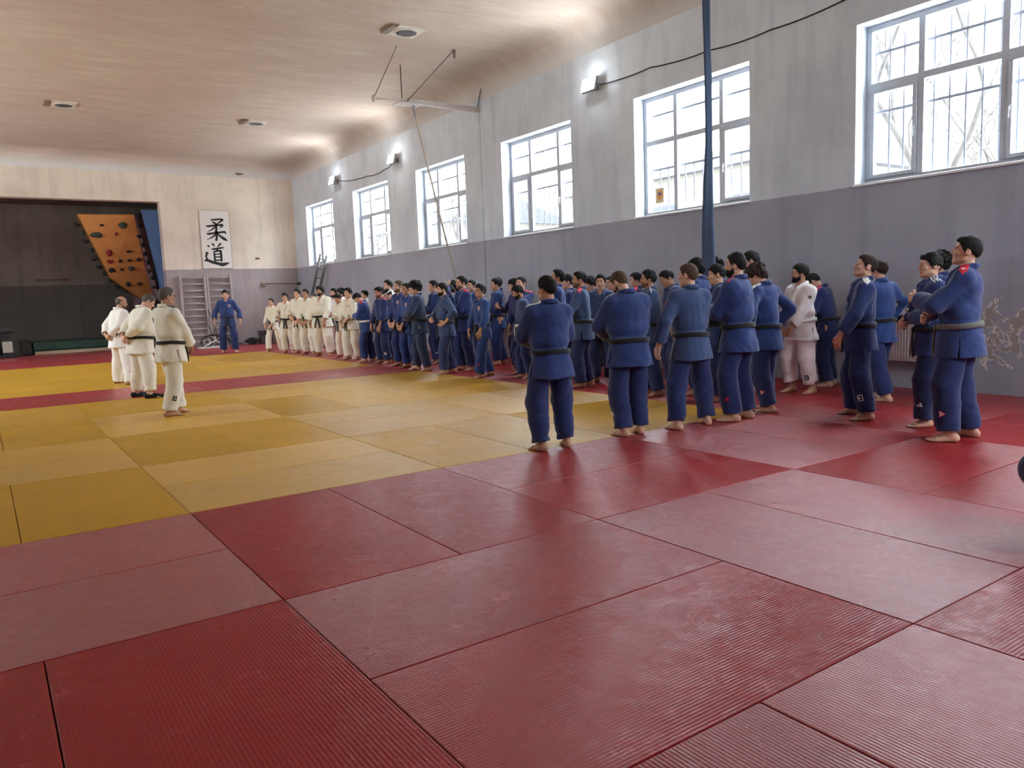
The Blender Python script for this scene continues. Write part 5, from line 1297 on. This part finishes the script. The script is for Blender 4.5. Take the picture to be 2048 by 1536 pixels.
# ---------------------------------------------------------------- the crowd: where each head top and each foot stands in the photograph
# phi: 0 faces the camera, 90 faces image-left, 180 shows the back, -90 faces image-right; look = (turn, nod, tilt) of the head
PEOPLE = [
 # --- the three coaches on the left
 dict(label='bald heavy coach in white judo suit, farthest left, hands behind his back', head=(238,592), feet=[(236,766),(262,769)], phi=-118, arms=('back','back'), gi='white', hair='bald', haircol='grey', beard='short', skin=1, g=1.16, belly=.06, look=(-18,14,0), lean=5, marks=[('shin','redbars',-1,-70)], hem=.05),
 dict(label='stout grey-haired coach in white, black shoes, hands clasped behind his back', head=(291,583), feet=[(276,793),(304,796)], phi=-112, arms=('back','back'), gi='cream', hair='buzz', haircol='grey', skin=0, g=1.22, belly=.09, look=(-10,26,0), lean=12, marks=[('shoes',)], hem=.12),
 dict(label='coach with spectacles in cream judo suit, nearest of the three coaches', head=(320,575), feet=[(342,832),(362,826)], phi=-122, arms=('front','front'), gi='cream', hair='short', haircol='grey', skin=1, g=1.1, belly=.05, look=(-6,6,0), marks=[('glasses',),('stripes','black'),('shin','blackbox',-1,-80)], lean=0),
 # --- far end
 dict(label='boy in blue judo suit alone before the wall bars, facing the camera', head=(450,580), feet=[(448,705),(472,704)], phi=4, arms=('sideout','sideout'), gi='deep', hair='crop', skin=0, marks=[('chest','crest')], look=(0,8,0)),
 dict(label='girl in white judo suit at far end of row, dark ankle supports', head=(554,596), feet=[(537,704),(563,702)], phi=38, arms=('front','thigh'), gi='cream', hair='tied', haircol='brown', skin=0, g=.9, marks=[('ankle',1,0),('ankle',-1,0),('yoke','red')]),
 dict(label='woman with dark ponytail in white, red shoulder patches, hands at her belt', head=(566,586), feet=[(571,706),(586,705)], phi=22, arms=('hips','hips'), gi='cream', hair='long', skin=0, g=.98, marks=[('yoke','red'),('shin','redbars',1,0)]),
 dict(label='black-haired boy in white with chest emblem, beside the ponytailed woman', head=(596,578), feet=[(602,706)], phi=36, arms=('front','belt'), gi='cream', hair='crop', skin=0, marks=[('chest','crest')]),
 dict(label='lean young man in white clasping his hands low, left of the big bearded man', head=(615,578), feet=[(612,708),(628,708)], phi=34, arms=('front','front'), gi='cream', hair='short', skin=1, marks=[]),
 dict(label='face of fair woman in white peeping behind the lean young man in white', head=(627,587), H=1.62, phi=38, arms=('side','side'), gi='white', hair='tied', haircol='brown'),
 dict(label='second fair face in white, just left of the big bearded man\'s shoulder', head=(634,591), H=1.58, phi=44, arms=('side','side'), gi='white', hair='tied', haircol='fair', look=(0,10,0)),
 dict(label='big heavy bearded man in white with arms hanging, thick dark hair', head=(649,572), feet=[(638,711),(661,711)], phi=34, arms=('thigh','side'), gi='cream', hair='bowl', beard='full', skin=1, g=1.28, belly=.05, marks=[('line','gold')]),
 dict(label='bearded man in pinkish white with red shoulder patch, behind the big bearded man', head=(672,577), feet=[(668,706),(684,706)], phi=38, arms=('side','front'), gi='lilac', hair='crop', beard='full', skin=0, marks=[('yoke','pink')]),
 dict(label='dark head in white suit behind the man with pinkish trousers', head=(682,578), H=1.70, phi=70, arms=('side','side'), gi='white', hair='curly'),
 dict(label='young man in white looking down with folded arms, right of the pinkish suit', head=(688,586), feet=[(680,714),(696,716)], phi=52, arms=('cross','cross2'), gi='cream', hair='crop', skin=1, look=(0,24,0), marks=[]),
 dict(label='tall dark-haired youth in white next to the first blue suit, hands at belt', head=(700,576), feet=[(697,719),(715,718)], phi=54, arms=('belt','front'), gi='cream', hair='crop', skin=0, marks=[('line','red'),('chest','crest')]),
 # --- first blue group
 dict(label='bowed youth in blue with white belt and folded arms', head=(720,581), feet=[(729,724),(746,723)], phi=102, arms=('cross','cross2'), gi='blue', belt='white', hair='crop', skin=0, lean=8, look=(0,42,0), marks=[('yoke','red')]),
 dict(label='dark head behind the bowed youth with white belt, in white trousers', head=(730,581), H=1.72, phi=80, arms=('side','side'), gi='white', hair='crop'),
 dict(label='dark-haired young man in navy with red shoulder patches, right of white belt youth', head=(757,574), feet=[(762,726),(776,727)], phi=62, arms=('thigh','thigh'), gi='navy', hair='crop', beard='short', skin=1, look=(0,8,0), marks=[('yoke','red',(1,-1),1),('shin','white',1,20)]),
 dict(label='dark head between the red shouldered man and tall youth in white', head=(767,575), H=1.70, phi=80, arms=('side','side'), gi='navy', hair='short'),
 dict(label='tall youth in white standing behind the boy with white headband', head=(777,560), H=1.82, phi=66, arms=('side','side'), gi='white', hair='short', skin=0),
 dict(label='boy in blue with white headband, face lowered', head=(781,576), feet=[(783,723),(796,722)], phi=62, arms=('side','front'), gi='navy', hair='crop', skin=0, look=(0,30,0), marks=[('headband',)]),
 dict(label='crop-haired stubbled man in blue with chest crest and clasped hands', head=(794,561), feet=[(799,732),(816,731)], phi=56, arms=('front','front'), gi='deep', hair='buzz', haircol='fair', beard='short', skin=0, g=1.06, marks=[('chest','crest')]),
 dict(label='shaven-headed youth in blue, red and white shoulder bands, hands clasped low', head=(818,566), feet=[(815,736),(832,735)], phi=60, arms=('front','front'), gi='blue', hair='buzz', skin=1, marks=[('chest','crest'),('line','red'),('line','white')]),
 dict(label='youth with wild curly black hair in petrol blue, hand at waist', head=(846,562), feet=[(832,740),(855,742)], phi=100, arms=('belly','belly'), gi='teal', hair='curly', skin=0, look=(0,10,0), marks=[]),
 dict(label='partly hidden face left of the curly-haired youth in petrol blue', head=(833,581), H=1.62, phi=74, arms=('side','side'), gi='navy', hair='short'),
 dict(label='pale dark-haired youth in blue standing behind curly youth and stubbled man', head=(866,561), feet=[(878,726)], phi=78, arms=('cross','cross2'), gi='deep', hair='short', skin=0, marks=[('shin','bars',1,40)]),
 dict(label='stubbled man in faded blue, hand on hip, dark shoulder stripes', head=(883,566), feet=[(886,748),(905,746)], phi=76, arms=('hips','belly'), gi='slate', hair='short', beard='full', skin=0, g=1.04, marks=[('stripes','dark')], look=(0,6,0)),
 dict(label='man in blue clasping the back of his head with one hand', head=(899,568), feet=[(917,734)], phi=82, arms=('skull','side'), gi='navy', hair='bowl', skin=0, look=(0,25,0), marks=[('line','white')]),
 dict(label='dark curly head just left of the very tall man in blue', head=(908,564), H=1.70, phi=86, arms=('side','side'), gi='navy', hair='curly'),
 dict(label='very tall man in blue with folded arms and red shoulders, before rope end', head=(929,552), feet=[(924,741),(942,740)], phi=70, arms=('cross','cross2'), gi='deep', hair='short', beard='short', skin=0, g=1.1, marks=[('yoke','red')]),
 dict(label='half hidden face between very tall man and short boy with ankle bandage', head=(944,560), H=1.76, phi=40, arms=('side','side'), gi='blue', hair='short', skin=0),
 dict(label='short boy in blue with white ankle bandage, both arms hanging before him', head=(960,569), feet=[(956,756),(981,752)], phi=56, arms=('down','thigh'), gi='blue', hair='crop', skin=1, g=.98, marks=[('chest','crest'),('line','red'),('line','white'),('ankle',-1),('shin','redbars',1,20)], look=(0,-4,0)),
 dict(label='dark-haired young man in bright blue with folded arms, right of short boy', head=(985,557), feet=[(994,730),(1006,728)], phi=82, arms=('cross','cross2'), gi='blue', hair='short', skin=0, marks=[]),
 dict(label='head and pink shoulder behind the young man with folded arms in bright blue', head=(996,555), H=1.76, xmin=8.0, phi=100, arms=('cross','cross2'), gi='deep', hair='buzz', marks=[('yoke','pink')]),
 dict(label='bearded youth in blue with white knotted belt, head bent, arm hanging', head=(1033,569), feet=[(1044,756),(1060,756)], phi=86, arms=('side','side'), gi='slate', pants='deep', belt='white', hair='crop', beard='full', skin=1, look=(0,22,0), lean=4),
 dict(label='curly-haired youth holding a small cup behind the white belted bearded youth', head=(1030,560), H=1.70, xmin=7.2, phi=76, arms=('side','cup'), gi='navy', hair='curly', skin=0),
 dict(label='crop-haired man with pink shoulder patch facing the camera behind bearded youth', head=(1043,553), H=1.76, phi=40, arms=('mouth','side'), gi='deep', hair='buzz', skin=0, marks=[('yoke','pink',(1,-1),1)]),
 # --- second blue group, rear
 dict(label='youth with raised chin and folded arms behind the broad-backed foreground man', head=(1113,539), H=1.78, xmin=6.3, phi=92, arms=('cross','cross2'), gi='blue', hair='short', skin=1, look=(0,-14,0)),
 dict(label='top of dark head behind the broad-backed foreground man', head=(1137,549), H=1.72, phi=90, arms=('side','side'), gi='navy', hair='short'),
 dict(label='dark-haired man with pink shoulder badge, right of the broad-backed foreground man', head=(1157,543), feet=[(1160,775),(1176,773)], phi=98, arms=('belly','belly'), gi='slate', pants='deep', hair='short', beard='short', skin=1, marks=[('yoke','pink',(1,-1),1)], look=(12,2,0)),
 dict(label='dark-haired youth in dark navy looking down, left of the staring youth', head=(1187,552), H=1.70, phi=70, arms=('side','side'), gi='navy', hair='bowl', skin=0, look=(0,20,0)),
 dict(label='youth staring into the camera, hands on hips, white wrist bandage', head=(1205,548), feet=[(1192,765),(1221,763)], phi=18, arms=('hips','hips'), gi='slate', hair='short', skin=0, look=(4,6,4), marks=[('wrist',-1)]),
 dict(label='sliver of face between the staring youth and thick bearded back', head=(1224,553), H=1.70, phi=60, arms=('side','side'), gi='navy', hair='short'),
 dict(label='dark-haired youth with pink collar patch right of the thick bearded back', head=(1274,546), H=1.72, phi=98, arms=('cross','cross2'), gi='navy', hair='crop', skin=0, marks=[('yoke','pink')], look=(10,0,0)),
 dict(label='dark-haired youth in slate blue seen in profile with dark sleeve badge', head=(1304,540), feet=[(1292,788),(1315,792)], phi=84, arms=('belly','cross2'), gi='slate', pants='blue', hair='crop', beard='short', skin=1, marks=[('sleeve','dot',1),('line','white')]),
 dict(label='short-haired youth gazing down behind the crop-haired fair man', head=(1345,536), H=1.72, phi=72, arms=('side','side'), gi='slate', hair='short', skin=1, look=(0,28,0)),
 dict(label='tall youth with heavy dark hair in front of the hanging strap', head=(1406,516), feet=[(1392,790),(1409,788)], phi=112, arms=('belly','belly'), gi='deep', hair='bowl', skin=0, look=(0,8,0)),
 dict(label='head half hidden right behind the hanging navy strap', head=(1431,520), H=1.82, phi=130, arms=('side','side'), gi='deep', hair='curly', skin=0),
 dict(label='rosy-cheeked boy with folded arms left of tall bearded man', head=(1446,529), feet=[(1432,803),(1450,800)], phi=84, arms=('belly','belly'), gi='deep', hair='crop', skin=0, look=(0,8,0)),
 dict(label='tall man in blue rubbing his eyes behind the curly-haired boy', head=(1510,501), H=1.86, phi=92, arms=('mouth','side'), gi='deep', hair='short', skin=0, look=(0,12,0)),
 # --- foreground backs
 dict(label='broad-backed man in blue nearest the camera, feet apart on the mat edge', head=(1128,552), feet=[(1082,901),(1131,893)], phi=154, arms=('belly','belly'), gi='deep', hair='crop', skin=1, g=1.14, look=(24,4,0), marks=[('yoke','white',(1,)),('seam',)], lean=1, twist=-6, toes=(26,-14)),
 dict(label='thick bearded man in blue with shaven hair, back turned, head bowed', head=(1240,536), feet=[(1245,872),(1277,866)], phi=148, arms=('belly','belly'), gi='deep', hair='buzz', haircol='fair', beard='full', skin=0, g=1.18, look=(22,28,0), lean=6, marks=[('line','white',(1,)),('shin','bars',1,60)], twist=-4),
 dict(label='fair crop-haired man in faded blue, back turned, left arm hanging', head=(1380,527), feet=[(1352,859),(1411,848)], phi=146, arms=('sideout','belly'), gi='slate', pants='deep', hair='buzz', haircol='fair', skin=0, g=1.1, look=(26,2,0), marks=[('sleeve','redbars',1)], lean=1),
 dict(label='tall black-bearded man in blue with folded arms, beside curly-haired boy', head=(1473,506), feet=[(1462,843),(1491,836)], phi=112, arms=('cross','cross2'), gi='deep', hair='short', beard='full', skin=0, g=1.1, look=(4,0,0), marks=[('line','pink'),('shin','redbars',1,40)]),
 dict(label='boy with curly brown hair in blue, hands on hips, head down', head=(1520,524), feet=[(1522,820),(1543,823)], phi=128, arms=('hips','hips'), gi='deep', hair='curly', haircol='brown', skin=0, look=(8,32,0), lean=5, marks=[('yoke','white',(1,)),('shin','shield',1,50)], g=.98),
 # --- right group by the wall
 dict(label='bearded man in white judo suit alone among the blue, hands clasped', head=(1622,528), feet=[(1581,784),(1621,787)], phi=50, arms=('front','front'), gi='lilac', hair='crop', beard='full', skin=1, g=1.12, look=(-32,-2,0), marks=[('sleeve','dot',1),('shin','blackbox',1,20)], tails=False, belt='white', hem=.15),
 dict(label='man in blue with pink shoulder bending forward behind the white clad man', head=(1640,547), feet=[(1672,772)], phi=104, arms=('belly','belly'), gi='navy', hair='short', skin=0, lean=12, look=(0,38,0), marks=[('yoke','pink')], stoop=.96),
 dict(label='slim boy in blue with white shoulder patch, one arm hanging in front', head=(1712,510), feet=[(1703,829),(1729,840)], phi=82, arms=('down','side'), gi='deep', pants='deep', hair='short', haircol='brown', skin=0, look=(2,-8,0), marks=[('yoke','white',(1,-1),1),('shin','box',1,40)], lean=-3),
 dict(label='young man in blue, hands on hips, back half turned before the radiator', head=(1744,521), feet=[(1742,796),(1774,803)], phi=134, arms=('hips','hips'), gi='blue', pants='deep', hair='crop', haircol='brown', skin=0, marks=[('line','white'),('shin','zed',-1,-160)], lean=3),
 dict(label='boy in blue with white shoulder stripes and folded arms, left of tallest man', head=(1863,506), feet=[(1843,853),(1872,850)], phi=76, arms=('cross2','belly'), gi='deep', pants='navy', hair='crop', skin=0, look=(8,0,0), marks=[('stripes','white'),('shin','bars',1,30)], lean=2),
 dict(label='dark head hidden between striped boy and tallest man', head=(1882,506), H=1.75, phi=92, arms=('side','side'), gi='deep', hair='curly', skin=0),
 dict(label='tallest man in blue with grey belt and thumb up at the right', head=(1921,474), feet=[(1892,883),(1934,873)], phi=96, arms=('thumb','belly'), gi='deep', pants='deep', belt='grey', hair='short', skin=0, g=1.12, look=(4,-4,0), marks=[('yoke','red',(1,-1),1),('chest','bars'),('shin','shield',1,40)], lean=-2),

 dict(label='person seated on the mats at right edge, only a dark knee showing', at=(3.66,-4.27), H=1.72, head=(2100,800), phi=104, arms=('belly','belly'), gi='navy', hair='short', seat=1, tails=False, marks=[('knee',)]),
]
for i, sp in enumerate(PEOPLE): sp['seed'] = 11+i*7
# people whose feet are hidden stand where there is room for them along the sight line to their head
_pos = [place(sp)[0][:2] for sp in PEOPLE if sp.get('feet')]
for sp in PEOPLE:
    if sp.get('feet') or 'at' in sp: continue
    best = None
    for h in np.arange(1.54, 1.93, .01):
        q = place(dict(sp, H=h))[0][:2]
        if not 1 < np.linalg.norm(q-CAM[:2]) < 30 or q[0] > XW-.45 or q[0] < sp.get('xmin', 6.95): continue
        sc_ = min(min(np.linalg.norm(q-p) for p in _pos), .62)-abs(h-sp['H'])*.35
        if best is None or sc_ > best[0]: best = (sc_, h, q)
    sp['H'] = best[1]; _pos.append(best[2])
with ThreadPoolExecutor(4) as ex: OUT = list(ex.map(person_shapes, PEOPLE))
for sp, o in zip(PEOPLE, OUT): build_person(sp, o)
print('figures', len(PEOPLE), 'vertices', sum(len(o[k][0]) for o in OUT for k in ('body', 'jacket', 'trousers')))
